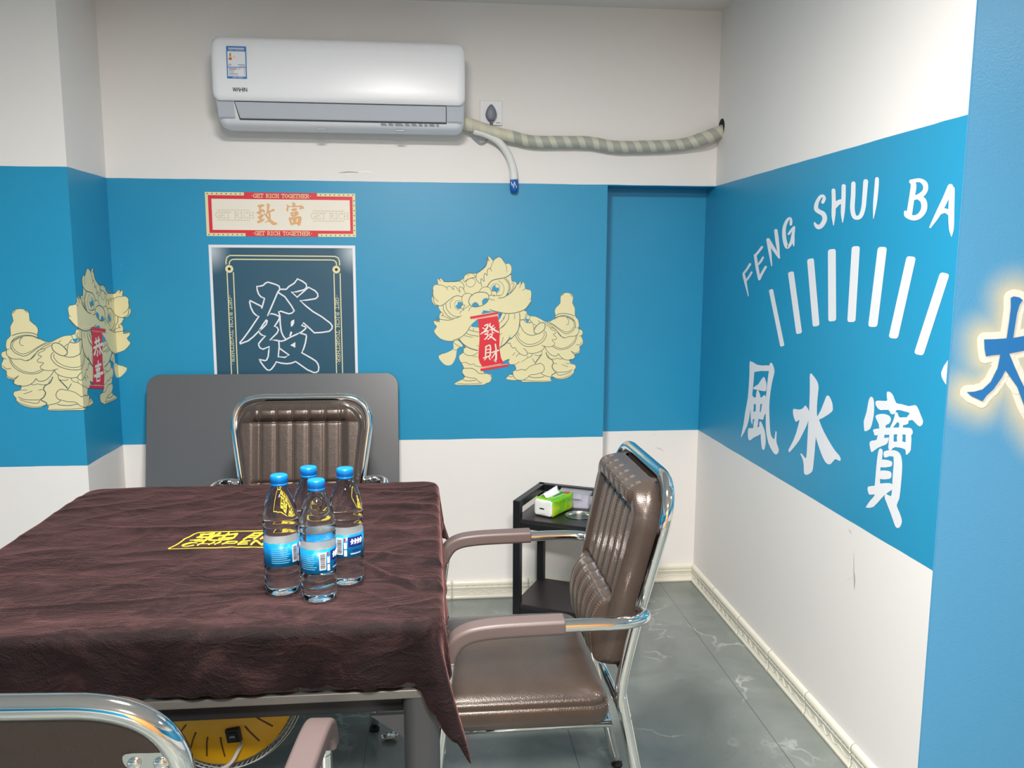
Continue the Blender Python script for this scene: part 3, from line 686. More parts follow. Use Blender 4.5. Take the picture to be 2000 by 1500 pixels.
LET = [
 (c6, [[(195,1170,28),(212,1240,32),(252,1428,10)], [(200,1160,26),(235,1115,26),(272,1056,28)], [(225,1250,22),(262,1200,24),(290,1152,24)]]),
 (c6, [[(332,952,34),(355,1100,36),(380,1232,28)], [(335,952,30),(370,912,28),(412,856,28)], [(368,1060,22),(400,1020,26),(424,978,24)], [(382,1222,34),(420,1150,30),(456,1088,28)]]),
 (c6, [[(482,770,40),(500,880,38),(526,1074,12)], [(485,770,40),(545,870,40),(606,965,30),(614,984,16)], [(575,664,42),(592,800,42),(614,982,18)]]),
 (c6, [[(750,588,32),(752,540,30),(735,517,28),(700,555,36),(672,640,42),(675,760,46),(702,850,46),(735,835,36),(757,790,34),(777,700,36),(788,622,26)], [(725,702,26),(755,660,28),(788,622,26)], [(776,700,34),(778,780,34),(785,842,12)]]),
 (c6, [[(1125,328,40),(1142,285,38),(1125,256,34),(1090,272,38),(1052,345,46),(1048,410,52),(1085,442,52),(1132,470,56),(1147,530,56),(1112,600,54),(1070,620,52),(1036,590,32),(1030,572,20)]]),
 (c6, [[(1250,192,46),(1254,350,48),(1250,480,46),(1250,598,10)], [(1370,142,50),(1367,300,50),(1359,450,46),(1357,565,10)], [(1262,375,64),(1310,332,56),(1352,322,60)]]),
 (c6, [[(1484,112,52),(1480,250,54),(1472,400,54),(1490,490,52),(1525,512,48),(1568,490,50),(1600,400,52),(1615,250,54),(1628,88,58)]]),
 (c6, [[(1760,58,46),(1755,150,50),(1736,350,44),(1718,520,8)]]),
 (c3, [[(1350,130,26),(1368,160,42),(1350,280,40),(1336,370,42)], [(1350,130,30),(1410,120,28),(1450,145,38),(1455,190,36),(1425,228,38),(1375,250,30)], [(1400,240,34),(1440,272,44),(1445,330,44),(1415,378,40),(1370,396,38),(1320,378,36),(1308,352,20)]]),
 (c3, [[(1638,168,42),(1600,260,44),(1545,370,38),(1490,464,14)], [(1650,185,40),(1645,350,44),(1645,470,36),(1646,530,6)], [(1565,352,36),(1600,343,34),(1640,365,38)]])]
for c, st in LET:
    L = Sheet(to_r)
    for s_ in st: rstroke(L, c, s_, 1)
    L.build('letter', M_PWHITE, ws)
wf = thing('fan_wall_emblem', 'fan of slanted white bars printed on the blue right wall', 'wall sticker', (XR, 2.2, 1.1))
BARS = [((322,918),(407,1338),31), ((468,788),(530,1246),43), ((612,692),(654,1192),50), ((769,622),(772,1156),58), ((945,600),(912,1162),60), ((1140,605),(1068,1198),68), ((1352,675),(1218,1282),70), ((1598,796),(1404,1402),72)]
for (a, b, w) in BARS:
    L = Sheet(to_r); a = Vector(a); b = Vector(b); t = (b-a).normalized(); n = Vector((-t.y, t.x))*w/2
    sl = Vector((0, -w*0.10))
    rr = 0.35*w
    quad = [a+n*1-sl*1, a-n, b-n+sl*1, b+n]
    # order the corners and round them
    Q = fillet([Vector((*((quad[0]+quad[3])/2), 0))]+[Vector((*q, 0)) for q in (quad[0], quad[1], quad[2], quad[3])]+[Vector((*((quad[0]+quad[3])/2), 0))], rr, 5)[:-1]
    L.fill([c3(q.x, q.y) for q in Q]); L.build('bar', M_PWHITE, wf)
L = Sheet(to_r)
c6b = lambda x, y: px_r(1400+x/3.75, 680+y/3.75)
fr = [c6b(*p) for p in ((1700,88),(1665,130),(1645,178),(1648,210),(1662,238),(1688,270))]
fr = [(max(u, YP+0.004), v) for u, v in fr]; L.fill(fr); L.build('bar', M_PWHITE, wf)

wc_ = thing('wall_characters', 'three tall white Chinese characters on the lower part of the blue right wall', 'wall sticker', (XR, 2.3, 0.7))
cF = lambda x, y: px_r(1430+x/6, 690+y/6)
cG = lambda x, y: px_r(1660+x/4.84, 740+y/4.84)
FENG = [[(207,100),(225,97),(262,125),(262,220),(238,490),(225,600),(215,640),(205,740),(175,860),(115,975),(106,970),(135,830),(155,690),(185,520),(200,330),(205,200)],
 [(215,95),(290,132),(360,143),(440,145),(440,205),(340,207),(262,220),(210,215)],
 [(445,120),(460,110),(480,135),(497,195),(495,240),(475,320),(455,430),(440,560),(438,680),(445,860),(455,950),(475,990),(497,1005),(508,930),(514,912),(524,930),(520,1010),(525,1055),(545,1110),(548,1150),(530,1180),(505,1183),(475,1150),(430,1060),(405,950),(396,850),(396,600),(405,430),(420,300),(432,205),(435,150)],
 [(375,277),(395,320),(405,370),(400,430),(380,445),(310,432),(255,420),(248,410),(265,390),(310,360),(345,305)],
 [(302,430),(318,455),(335,525),(325,700),(308,790),(297,870),(250,880),(262,770),(277,690),(280,520),(288,450)],
 [(235,485),(255,515),(335,520),(365,500),(380,488),(400,515),(400,590),(350,592),(325,600),(275,595),(252,600),(215,620),(200,560),(205,500)],
 [(215,600),(255,598),(250,690),(245,770),(240,825),(233,830),(222,790),(217,700)],
 [(355,590),(400,580),(400,700),(385,715),(368,770),(355,778),(338,690),(345,650)],
 [(248,685),(340,690),(365,770),(350,778),(310,768),(245,770)],
 [(190,885),(215,878),(297,870),(335,858),(345,940),(260,985),(215,1020),(195,1010),(186,960)],
 [(330,795),(345,810),(375,880),(393,960),(395,1060),(380,1125),(368,1132),(350,1110),(338,1000),(335,930),(320,860),(322,810)]]
SHUI = [[(915,245),(930,237),(955,265),(1000,330),(1015,390),(1012,440),(1000,560),(995,700),(1003,740),(1020,775),(1010,850),(985,960),(970,1150),(955,1300),(945,1370),(925,1400),(880,1425),(850,1415),(842,1380),(840,1300),(825,1230),(803,1185),(812,1172),(840,1205),(865,1230),(875,1180),(885,1000),(895,800),(905,650),(912,450),(912,300)],
 [(1003,740),(1040,670),(1095,530),(1110,500),(1130,495),(1150,520),(1175,580),(1182,640),(1175,680),(1110,730),(1020,778)],
 [(1010,760),(1050,860),(1110,980),(1200,1130),(1260,1200),(1275,1245),(1262,1262),(1215,1240),(1190,1260),(1165,1290),(1140,1302),(1110,1290),(1080,1250),(1040,1160),(1000,1040),(980,960),(985,850)],
 [(718,655),(735,652),(790,660),(830,645),(855,615),(870,620),(905,685),(895,790),(860,880),(800,1000),(760,1060),(680,1155),(665,1150),(665,1125),(710,1040),(750,940),(790,790),(775,790),(755,802),(742,795),(725,750),(715,700)]]
BAO = [[(203,168),(225,190),(232,250),(228,340),(210,430),(190,475),(150,495),(138,485),(133,420),(135,390),(160,310),(180,200)],
 [(365,120),(390,130),(415,165),(440,228),(490,238),(560,258),(610,248),(640,265),(675,350),(692,390),(690,425),(670,447),(645,440),(610,405),(590,388),(550,395),(540,360),(568,325),(520,308),(448,293),(430,325),(405,335),(385,325),(365,293),(290,295),(260,270),(243,235),(248,212),(275,205),(350,208),(352,180),(350,130)],
 [(430,320),(450,318),(462,350),(480,365),(550,365),(552,425),(505,438),(503,465),(465,465),(470,432),(452,408),(405,465),(380,465),(410,400),(425,350)],
 [(243,350),(290,332),(335,333),(375,350),(390,375),(387,400),(370,425),(340,440),(338,475),(285,475),(275,430),(262,400)],
 [(222,480),(280,468),(400,460),(560,462),(590,480),(597,510),(580,535),(545,530),(500,525),(415,525),(380,530),(330,528),(240,535),(230,510)],
 [(268,530),(330,525),(325,558),(370,555),(360,600),(340,622),(270,650),(215,690),(200,680),(188,620),(192,595),(215,583),(255,575)],
 [(380,515),(418,515),(415,590),(450,590),(500,590),(530,595),(530,525),(582,525),(580,640),(575,680),(545,715),(530,710),(523,665),(430,645),(395,670),(375,672),(365,650),(370,590)],
 [(452,515),(497,515),(495,600),(450,600)],
 [(285,660),(305,665),(313,690),(305,765),(292,830),(287,950),(285,1010),(240,1030),(238,1000),(255,800),(270,690)],
 [(320,700),(335,682),(385,673),(435,678),(475,705),(493,760),(497,850),(485,1000),(470,1130),(445,1195),(470,1260),(493,1330),(490,1370),(475,1400),(455,1410),(432,1395),(405,1320),(380,1250),(345,1160),(330,1115),(345,1085),(390,1110),(400,1040),(408,900),(415,735),(340,745),(323,730)],
 [(290,765),(370,770),(400,785),(402,810),(385,830),(285,835)], [(280,870),(365,870),(392,885),(395,920),(375,945),(280,945)],
 [(172,1020),(235,1010),(285,990),(380,985),(405,1005),(410,1040),(345,1085),(300,1130),(225,1210),(165,1218),(155,1208),(195,1150),(240,1095),(190,1095),(175,1070)]]
for polys, c in ((FENG, cF), (SHUI, cF), (BAO, cG)):
    L = Sheet(to_r)
    for p in polys: fillc(L, c, p, n=2)
    L.build('character', M_PWHITE, wc_)

# ================================================================= glowing character on the light blue return wall
cH = lambda x, y: px_f(1840+x/3.75, 500+y/3.75)
DA = [[(497,305),(520,295),(560,303),(584,322),(560,360),(542,420),(512,610),(465,612),(485,480),(497,380)],
 [(302,610),(380,608),(465,602),(512,600),(600,583),(760,552),(850,545),(880,580),(860,640),(720,665),(600,690),(490,712),(430,718),(360,725),(315,735),(305,680)],
 [(425,700),(490,700),(458,835),(430,890),(370,975),(320,1020),(290,1062),(250,1042),(210,1025),(175,995),(230,992),(290,975),(350,920),(400,820)],
 [(455,700),(485,715),(520,800),(560,890),(605,980),(700,1110),(830,1180),(800,1260),(720,1290),(600,1110),(545,960),(458,835)]]
wd = thing('glowing_wall_character', 'deep blue Chinese character with thick cream outline and soft halo on light blue wall', 'wall sticker', (1.4, YP, 1.2))
segs = []
for p in DA:
    q = [cH(*x) for x in p]; segs += list(zip(q, q[1:]+q[:1]))
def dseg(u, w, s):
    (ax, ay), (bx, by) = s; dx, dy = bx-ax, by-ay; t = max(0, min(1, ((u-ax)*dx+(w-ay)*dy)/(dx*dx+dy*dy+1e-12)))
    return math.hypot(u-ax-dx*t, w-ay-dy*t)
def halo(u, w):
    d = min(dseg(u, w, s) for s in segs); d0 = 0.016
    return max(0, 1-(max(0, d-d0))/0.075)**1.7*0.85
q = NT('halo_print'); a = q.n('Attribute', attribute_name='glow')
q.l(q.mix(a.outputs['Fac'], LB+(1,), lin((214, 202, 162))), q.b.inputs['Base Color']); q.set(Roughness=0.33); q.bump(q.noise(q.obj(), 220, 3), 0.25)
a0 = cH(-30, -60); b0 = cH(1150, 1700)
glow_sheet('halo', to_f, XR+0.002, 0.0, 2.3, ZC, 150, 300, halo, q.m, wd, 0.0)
segs_n = [0]; L = Sheet(to_f); rad = 54*0.000293*1.0
for p in DA:
    q_ = [cH(*x) for x in p]; L.fill(q_, off=.0003)
    for a, b in zip(q_, q_[1:]+q_[:1]):
        L.ribbon([a, b], 2*rad, .0003, caps=False); L.disc(a, rad, .0003+segs_n[0]*1.2e-5, 20); segs_n[0] += 1
L.build('cream_outline', M_CREAML, wd)
L = Sheet(to_f)
for p in DA: L.fill([cH(*x) for x in p], off=.0026)
L.build('blue_strokes', M_NAVY, wd)

# small scars in the paint, part of their walls
def scar(wall, to3, px, pts, w, material):
    L = Sheet(to3); P = [px(*p) for p in pts]; P = [(p.x, p.y) for p in spline([Vector((a, b, 0)) for a, b in P], 4)] if len(P) > 2 else P
    W = [max(.0002, w*math.sin(PI*(0.08+0.84*i/(len(P)-1)))) for i in range(len(P))]
    L.ribbon(P, W); o = L.build('paint_scar', material, bpy.data.objects[wall])
M_SC1 = mat('scar_white', (244, 244, 242), .6); M_SC2 = mat('scar_grey', (158, 157, 154), .7)
scar('wall_back', to_b, px_b, [(662, 338), (680, 336), (700, 337)], .004, M_SC2); scar('wall_back', to_b, px_b, [(675, 340), (705, 336), (718, 335), (732, 339)], .004, M_SC1)
scar('wall_right', to_r, px_r, [(1658, 1034), (1661, 1038), (1663, 1044)], .003, M_SC2); scar('wall_right', to_r, px_r, [(1668, 1080), (1668, 1118), (1669, 1152)], .002, M_SC2)
scar('wall_right', to_r, px_r, [(1667, 1117), (1663, 1126), (1652, 1132)], .0016, M_SC1); scar('wall_right', to_r, px_r, [(1668, 1116), (1670, 1130), (1669, 1150)], .003, M_SC2)
scar('wall_column', to_s, px_s, [(176, 914), (190, 905), (205, 897)], .003, M_SC1); scar('wall_column', to_s, px_s, [(205, 893), (218, 890), (227, 885)], .004, M_SC1)
to_n, px_n = on_y(YN)
scar('wall_back', to_n, px_n, [(1275, 848), (1279, 850)], .003, M_SC2); scar('wall_back', to_n, px_n, [(1280, 874), (1290, 877), (1295, 881)], .002, M_SC2)

# ================================================================= air conditioner
def ac_unit():
    ax0, ax1 = -0.755, 0.140; W = ax1-ax0
    t = thing('air_conditioner', 'white wall-mounted split air conditioner with blue energy label, above the poster', 'air conditioner', ((ax0+ax1)/2, YB, 1.88))
    def extr(prof, xa, xb, r, steps=6):
        """profile (d, z) swept along x with softened ends"""
        cd = sum(p[0] for p in prof)/len(prof); cz = sum(p[1] for p in prof)/len(prof)
        secs = []
        for k in range(steps+1):
            a = k/steps*PI/2; secs.append((xa + r*(1-math.sin(a)), r*(1-math.cos(PI/2-a)) if True else 0))
        secs = [(xa+r*(1-math.cos(k/steps*PI/2)), r*(1-math.sin(k/steps*PI/2))) for k in range(steps+1)]
        secs = secs + [(xb-(s[0]-xa), s[1]) for s in reversed(secs)]
        v = []; n = len(prof)
        for x, ins in secs:
            for d, z in prof:
                dx, dz = d-cd, z-cz
                dd = d - (ins if dx > 0 else 0)*min(1, abs(dx)/0.05); zz = z - math.copysign(ins, dz)*min(1, abs(dz)/0.08)
                v.append((x, YB-max(dd, 0.001), zz))
        f = [(i*n+j, i*n+(j+1) % n, (i+1)*n+(j+1) % n, (i+1)*n+j) for i in range(len(secs)-1) for j in range(n)]
        f += [tuple(range(n-1, -1, -1)), tuple((len(secs)-1)*n+j for j in range(n))]
        return v, f
    top = 2.192
    body = [(0.001, top-0.012), (0.16, top-0.012), (0.188, top-0.03), (0.196, 1.98), (0.19, 1.962), (0.168, 1.918), (0.160, 1.900), (0.145, 1.888), (0.11, 1.880), (0.05, 1.884), (0.001, 1.90)]
    v, f = extr(body, ax0+0.002, ax1-0.002, 0.035)
    b = MB(); b.add(v, f); o = b.build('casing', M_AC, t, True, autos=0.6)
    front = [(0.10, top-0.004), (0.10, top), (0.165, top), (0.185, top-0.006), (0.199, top-0.022), (0.205, top-0.05), (0.210, 2.08), (0.2125, 2.02), (0.212, 1.985), (0.209, 1.972), (0.203, 1.966), (0.192, 1.966), (0.19, 1.99), (0.185, 2.1), (0.17, 2.16)]
    v, f = extr(front, ax0, ax1, 0.028)
    b = MB(); b.add(v, f); b.build('front_panel', M_AC, t, True, autos=0.7)
    # outlet flap with dark gaps round it
    def panel(name, xa, xb, z1, z0, d1, d0, material, th=0.004, slant=0.0, par=t):
        b = MB(); v = []
        for (x, s) in ((xa, slant), (xb, 0)):
            v += [(x, YB-d1, z1), (x+s, YB-d0, z0), (x+s, YB-d0+th, z0-th), (x, YB-d1+th, z1-th)]
        b.add(v, [(0,1,2,3),(7,6,5,4),(0,4,5,1),(1,5,6,2),(2,6,7,3),(3,7,4,0)]); return b.build(name, material, par)
    g = panel('outlet_gap', ax0+0.072, ax1-0.068, 1.965, 1.9105, 0.1935, 0.1715, M_DGREY, slant=0.012)
    panel('outlet_flap', ax0+0.075, ax1-0.071, 1.963, 1.9135, 0.196, 0.1745, M_ACGREY, slant=0.012)
    # cheeks either side of the flap
    for xa, xb in ((ax0+0.014, ax0+0.069), (ax1-0.066, ax1-0.012)):
        panel('side_cheek', xa, xb, 1.963, 1.915, 0.195, 0.174, M_ACGREY, slant=0.0)
    to_a = lambda u, v, o: (u, YB-0.2135-o, v)
    px_a = lambda px, py: (lambda r: (r.x, r.z))(ray(px, py, 1, YB-0.213))
    # energy label
    lab = [px_a(*p) for p in ((441, 89), (480, 91), (482, 154), (443, 153))]
    lx0, lz1 = lab[0]; lx1 = lab[1][0]; lz0 = lab[2][1]
    to_l = lambda u, v, o: (lx0+(lx1-lx0)*u, YB-(0.2125-0.0025*max(0, (v*(lz1-lz0)+lz0-2.02))/0.06)-0.0012-o, lz0+(lz1-lz0)*v)
    L = Sheet(to_l); rect(L, 0, 0, 1, 1, 0); es = L.build('energy_label', mat('label_blue', (36, 118, 190), 0.4), t)
    L = Sheet(to_l); rect(L, .05, .36, .95, .84, .0003); rect(L, .05, .065, .95, .335, .0003); L.build('label_panel', M_PWHITE, es)
    L = Sheet(to_l)
    rect(L, .1, .90, .9, .955, .0003); rect(L, .1, .865, .35, .88, .0003); rect(L, .42, .865, .9, .88, .0003); rect(L, .28, .02, .5, .045, .0003); rect(L, .55, .02, .8, .045, .0003)
    L.build('label_heading', M_ACGREY, es)
    L = Sheet(to_l)
    for (a, b_, c, d) in ((.08, .43, .24, .443), (.55, .43, .92, .443), (.1, .385, .2, .398), (.62, .385, .92, .398), (.1, .285, .5, .305), (.55, .29, .68, .3), (.85, .29, .92, .3), (.1, .235, .38, .247), (.1, .19, .36, .2), (.1, .145, .55, .157), (.1, .1, .55, .11), (.85, .235, .93, .247), (.86, .19, .93, .2), (.87, .145, .93, .157), (.87, .1, .93, .11)):
        rect(L, a, b_, c, d, .0006)
    L.build('label_small_print', M_TGREY, es)
    for k, (cc, w) in enumerate((((40, 80, 40), .05), ((110, 140, 50), .08), ((225, 180, 60), .10), ((235, 130, 60), .13), ((190, 50, 50), .16))):
        L = Sheet(to_l); rect(L, .19-w/2, .745-k*.042, .19+w/2, .785-k*.042, .0006); L.build('efficiency_bar', mat('bar_%d' % k, cc, 0.5), es)
    L = Sheet(to_l); rect(L, .32, .645, .45, .685, .0006); L.build('grade_arrow', mat('bar_9', (225, 215, 120), 0.5), es)
    L = Sheet(lambda u, v, o: (u, YB-0.2135-o, v)); p = px_a(455, 181)
    lettering(L, 'WAHIN', SANS, p[0], 1.9955, 0.0125, 0.050, 0.0021); L.build('logo_lettering', M_BLACKINK, t)
    # row of tiny print under the flap
    L = Sheet(lambda u, v, o: (u, YB-0.1615-0.0035-o-(v-1.9)*0.3, v))
    x = px_a(738, 0)[0]+0.0
    for w in (.022, .018, .03, .018, .02, .015, .012, .02, .01):
        rect(L, x, 1.8985, x+w, 1.9015, 0); rect(L, x, 1.903, x+w*0.8, 1.9045, 0); x += w+.006
    L.build('small_print', mat('pale_grey_ink', (140, 143, 148), .5), t)
    for xx in (-0.40, -0.115):
        b = MB(); b.box((xx, YB-0.15, 1.881), (xx+0.03, YB-0.13, 1.8835)); b.build('screw_cover', M_ACGREY, t)
    local(t)
# children above are built in world space; keep each Empty's own place
def settle():
    for o in list(COL.objects):
        if o.type == 'EMPTY' and o.parent is None and 'label' in o and not o.get('_l'):
            Mi = o_matrix(o).inverted()
            for ch in o.children:
                if ch.get('_done') is None: ch.matrix_parent_inverse = Mi
ac_unit()

# refrigerant pipe wrapped in tape
def pipe_mat():
    q = NT('wrapped_pipe_tape'); uv = q.n('UVMap'); sx = q.n('SeparateXYZ'); q.l(uv.outputs[0], sx.inputs[0])
    ph = q.math('ADD', q.math('MULTIPLY', sx.outputs['X'], 19.5), q.math('MULTIPLY', sx.outputs['Y'], 1.0))
    f = q.math('GREATER_THAN', q.math('FRACT', ph), 0.58)
    early = q.math('LESS_THAN', sx.outputs['X'], 0.20)
    c = q.mix(f, lin((166, 168, 158)), lin((198, 199, 182)))
    c = q.mix(q.math('MULTIPLY', early, 0.75), c, lin((208, 204, 182)))
    q.l(c, q.b.inputs['Base Color']); q.set(Roughness=0.45)
    n = q.noise(q.obj(), 90, 3); q.bump(q.math('ADD', q.math('FRACT', ph), n), 0.5, 0.002)
    return q.m
pp = [ray(px, py, 1, YB-d) for px, py, d in ((892, 236, .07), (925, 246, .055), (960, 257, .045), (1000, 267, .04), (1040, 276, .035), (1100, 277, .035), (1150, 278, .035), (1200, 286, .035), (1260, 286, .035), (1310, 284, .035), (1345, 279, .04))]
pp += [ray(1375, 270, 1, YB-.05), Vector((XR-0.03, YB-.045, ray(1392, 262, 1, YB-.05).z)), Vector((XR+0.02, YB-.045, ray(1412, 252, 1, YB-.045).z))]
P = spline(pp, 10); Ln = [0]
for a, b in zip(P, P[1:]): Ln.append(Ln[-1]+(b-a).length)
rr = []
for i, s in enumerate(Ln):
    r = 0.0225 if s > 0.12 else 0.026-0.003*s/0.12
    if s > Ln[-1]-0.16: r = 0.0225+0.004*math.sin((s-Ln[-1]+0.16)/0.16*PI)
    rr.append(r*(1+0.05*noise.noise(Vector((s*25, 0, 3)))))
mb = MB(); mb.tube(P, rr, 20); pipe = mb.build('wrapped_refrigerant_pipe', pipe_mat(), None, True)
uvl = pipe.data.uv_layers.new(name='UVMap')
for poly in pipe.data.polygons:
    for li in poly.loop_indices:
        vi = pipe.data.loops[li].vertex_index; i, k = divmod(vi, 20)
        kk = k if not (k == 0 and any(pipe.data.loops[l2].vertex_index % 20 == 19 for l2 in poly.loop_indices)) else 20
        uvl.data[li].uv = (Ln[min(i, len(Ln)-1)]/1.1, kk/20)
tag(pipe, 'grey and cream tape-wrapped pipe running from the air conditioner to the wall hole', 'pipe')
mb = MB(); mb.tube([(XR-0.0008, y, z) for y, z in ((0, 0), (0, 0))][:0] or [Vector((XR+0.001, YB-.045, 1.935)), Vector((XR-0.001, YB-.045, 1.935))], 0.034, 20)
hole = mb.build('pipe_hole_dark', mat('dark_wall_hole', (22, 18, 14), 0.9)); structure(hole)  # flat dark disc in place of the shade inside the wall hole
dp = [ray(px, py, 1, YB-d) for px, py, d in ((925, 256, .06), (950, 263, .05), (975, 278, .04), (993, 303, .03), (1002, 330, .024), (1004, 352, .022))]
P = spline(dp, 8); mb = MB(); mb.tube(P, [0.0125+0.004*i/len(P) for i in range(len(P))], 16)
dr = mb.build('drain_pipe', mat('white_foam_pipe', (224, 225, 222), 0.5, bump=0.2, bscale=60), None, True)
dr.parent = pipe; dr['label'] = 'short white drain pipe with its end taped blue'
e0 = P[-1]; mb = MB(); mb.tube([e0+Vector((0, 0, 0.003)), e0+Vector((0.0005, 0, -.015)), e0+Vector((0, -.001, -.034)), e0+Vector((-.001, -.001, -.046))], [.0165, .0168, .0165, .012], 16)
bt = mb.build('blue_tape_end', mat('blue_tape', (20, 96, 176), 0.35), dr, True)
mb = MB()
for k in range(4):
    a = e0+Vector((-.012+.006*k, -.0135-.003*(k in (1, 2)), -.008-.008*(k % 2))); mb.tube([a, a+Vector((.003, -.001, -.014))], .0016, 6)
mb.build('torn_white_strip', M_PWHITE, bt)

# socket, plug, cable
s0 = ray(938, 244, 1, YB-.01); s1 = ray(981, 197, 1, YB-.01)
so = thing('wall_socket', 'white wall socket plate right of the air conditioner', 'socket', ((s0.x+s1.x)/2, YB, s0.z))
mb = MB(); mb.box((s0.x, YB-.010, s0.z), (s1.x, YB, s1.z)); mb.build('plate', M_PWHITE, so, bevel=0.002)
mb = MB(); mb.box((s1.x-.024, YB-.0105, s0.z+.008), (s1.x-.007, YB-.0095, s0.z+.0105)); mb.build('maker_mark', M_TGREY, so)
pl = thing('power_plug', 'grey teardrop plug pushed into the white wall socket', 'plug', (0, 0, 0)); pcx = ray(959.5, 222, 1, YB-.03)
pl.location = pcx
out = [(-.004,.034),(.004,.034),(.014,.022),(.0205,.006),(.021,-.006),(.016,-.018),(.008,-.026),(-.008,-.026),(-.016,-.018),(-.021,-.006),(-.0205,.006),(-.014,.022)]
out = sm2(out, 4); mb = MB(); n = len(out)
lv = [(YB-.0105, 1.0), (YB-.028, 1.0), (YB-.034, .93), (YB-.037, .75)]
v = [(pcx.x+x*s, y, pcx.z+z*s) for y, s in lv for x, z in out]
mb.add(v, [(i*n+k, i*n+(k+1) % n, (i+1)*n+(k+1) % n, (i+1)*n+k) for i in range(3) for k in range(n)]+[tuple(range(3*n, 4*n))])
mb.build('plug_body', mat('grey_plug_plastic', (112, 118, 130), 0.45), pl, True, autos=0.9)
mb = MB()
for k in range(5): mb.tube([pcx+Vector((0, .004, -.027-.006*k)), pcx+Vector((0, .004, -.0315-.006*k))], .0068-.0004*k, 12)
mb.tube([pcx+Vector((0, .004, -.026)), pcx+Vector((0, .004, -.058))], .0045, 10); mb.build('strain_relief', mat('grey_plug_plastic', (128, 134, 146)), pl, True)
cb = [pcx+Vector((0, .004, -.055)), ray(958, 252, 1, YB-.012), ray(950, 275, 1, YB-.01), ray(938, 279, 1, YB-.02), ray(925, 266, 1, YB-.04), ray(908, 246, 1, YB-.05)]
mb = MB(); mb.tube(spline(cb, 8), .0028, 8)
mb.build('power_cable', mat('grey_cable', (150, 154, 160), 0.5), pl, True)

# ================================================================= leaning grey board
BX0, BX1 = -1.083, -0.123
bd = None
def rounded_rect(x0, x1, z0, z1, r, n=8):
    pts = []
    for cx, cz, a0 in ((x1-r, z1-r, 0), (x0+r, z1-r, PI/2), (x0+r, z0+r, PI), (x1-r, z0+r, 1.5*PI)):
        for k in range(n+1): a = a0+PI/2*k/n; pts.append((cx+r*math.cos(a), cz+r*math.sin(a)))
    return pts
def plate(name, pts, th, M, material, parent=None, bevel=0):
    n = len(pts); v = [M @ Vector((x, 0, z)) for x, z in pts]+[M @ Vector((x, th, z)) for x, z in pts]
    b = MB(); b.add(v, [tuple(range(n)), tuple(range(2*n-1, n-1, -1))]+[(k, k+n, (k+1) % n+n, (k+1) % n) for k in range(n)])
    return b.build(name, material, parent, bevel=bevel)
tl = math.asin(0.20/0.99)
M = Matrix.Translation((0, YB-0.055-0.20, 0.004)) @ Matrix.Rotation(-tl, 4, 'X')
bd = plate('grey_table_board', rounded_rect(BX0, BX1, 0, 0.985, 0.05), 0.022, M, M_BOARD, bevel=0.003)
tag(bd, 'dark grey square board with rounded corners leaning on the back wall behind a chair', 'board')

# ================================================================= cloth and table
TX0, TX1, TY0, TY1, TZ = -0.925, 0.006, 1.372, 2.322, 0.766
def wr(x, y):
    s = 0.0028*noise.noise(Vector((x*2.2+y*0.8, y*8, 0.3))) + 0.0018*noise.noise(Vector((x*6, y*17, 4.3)))
    r = 1-abs(noise.noise(Vector((x*3+1.2*y, y*6-x*1.5, 9.1))))*2.2; s += 0.0036*max(0, r)**4
    r = 1-abs(noise.noise(Vector((x*5-2*y, y*5+x*2, 19.1))))*2.2; s += 0.0022*max(0, r)**5
    # heavier folds near the right side
    wgt = max(0, min(1, (x+0.20)/0.2))
    d = (y-1.60)+0.75*(x+0.09)-0.02*math.sin(x*30); s += wgt*0.0135*math.exp(-(d/0.014)**2)
    d = (y-1.70)+0.35*(x+0.09); s += wgt*0.0095*math.exp(-(d/0.012)**2)
    d = (y-2.2)+0.25*(x+0.1)**1; s += wgt*0.0108*math.exp(-(d/0.016)**2)
    d = (y-2.08)+0.18*(x+0.1); s += wgt*0.0081*math.exp(-(d/0.02)**2)
    d = y-(1.505+0.05*(x+0.5)); s += 0.0025*math.exp(-(d/0.004)**2)*(1 if x < -0.3 else 0)
    return s
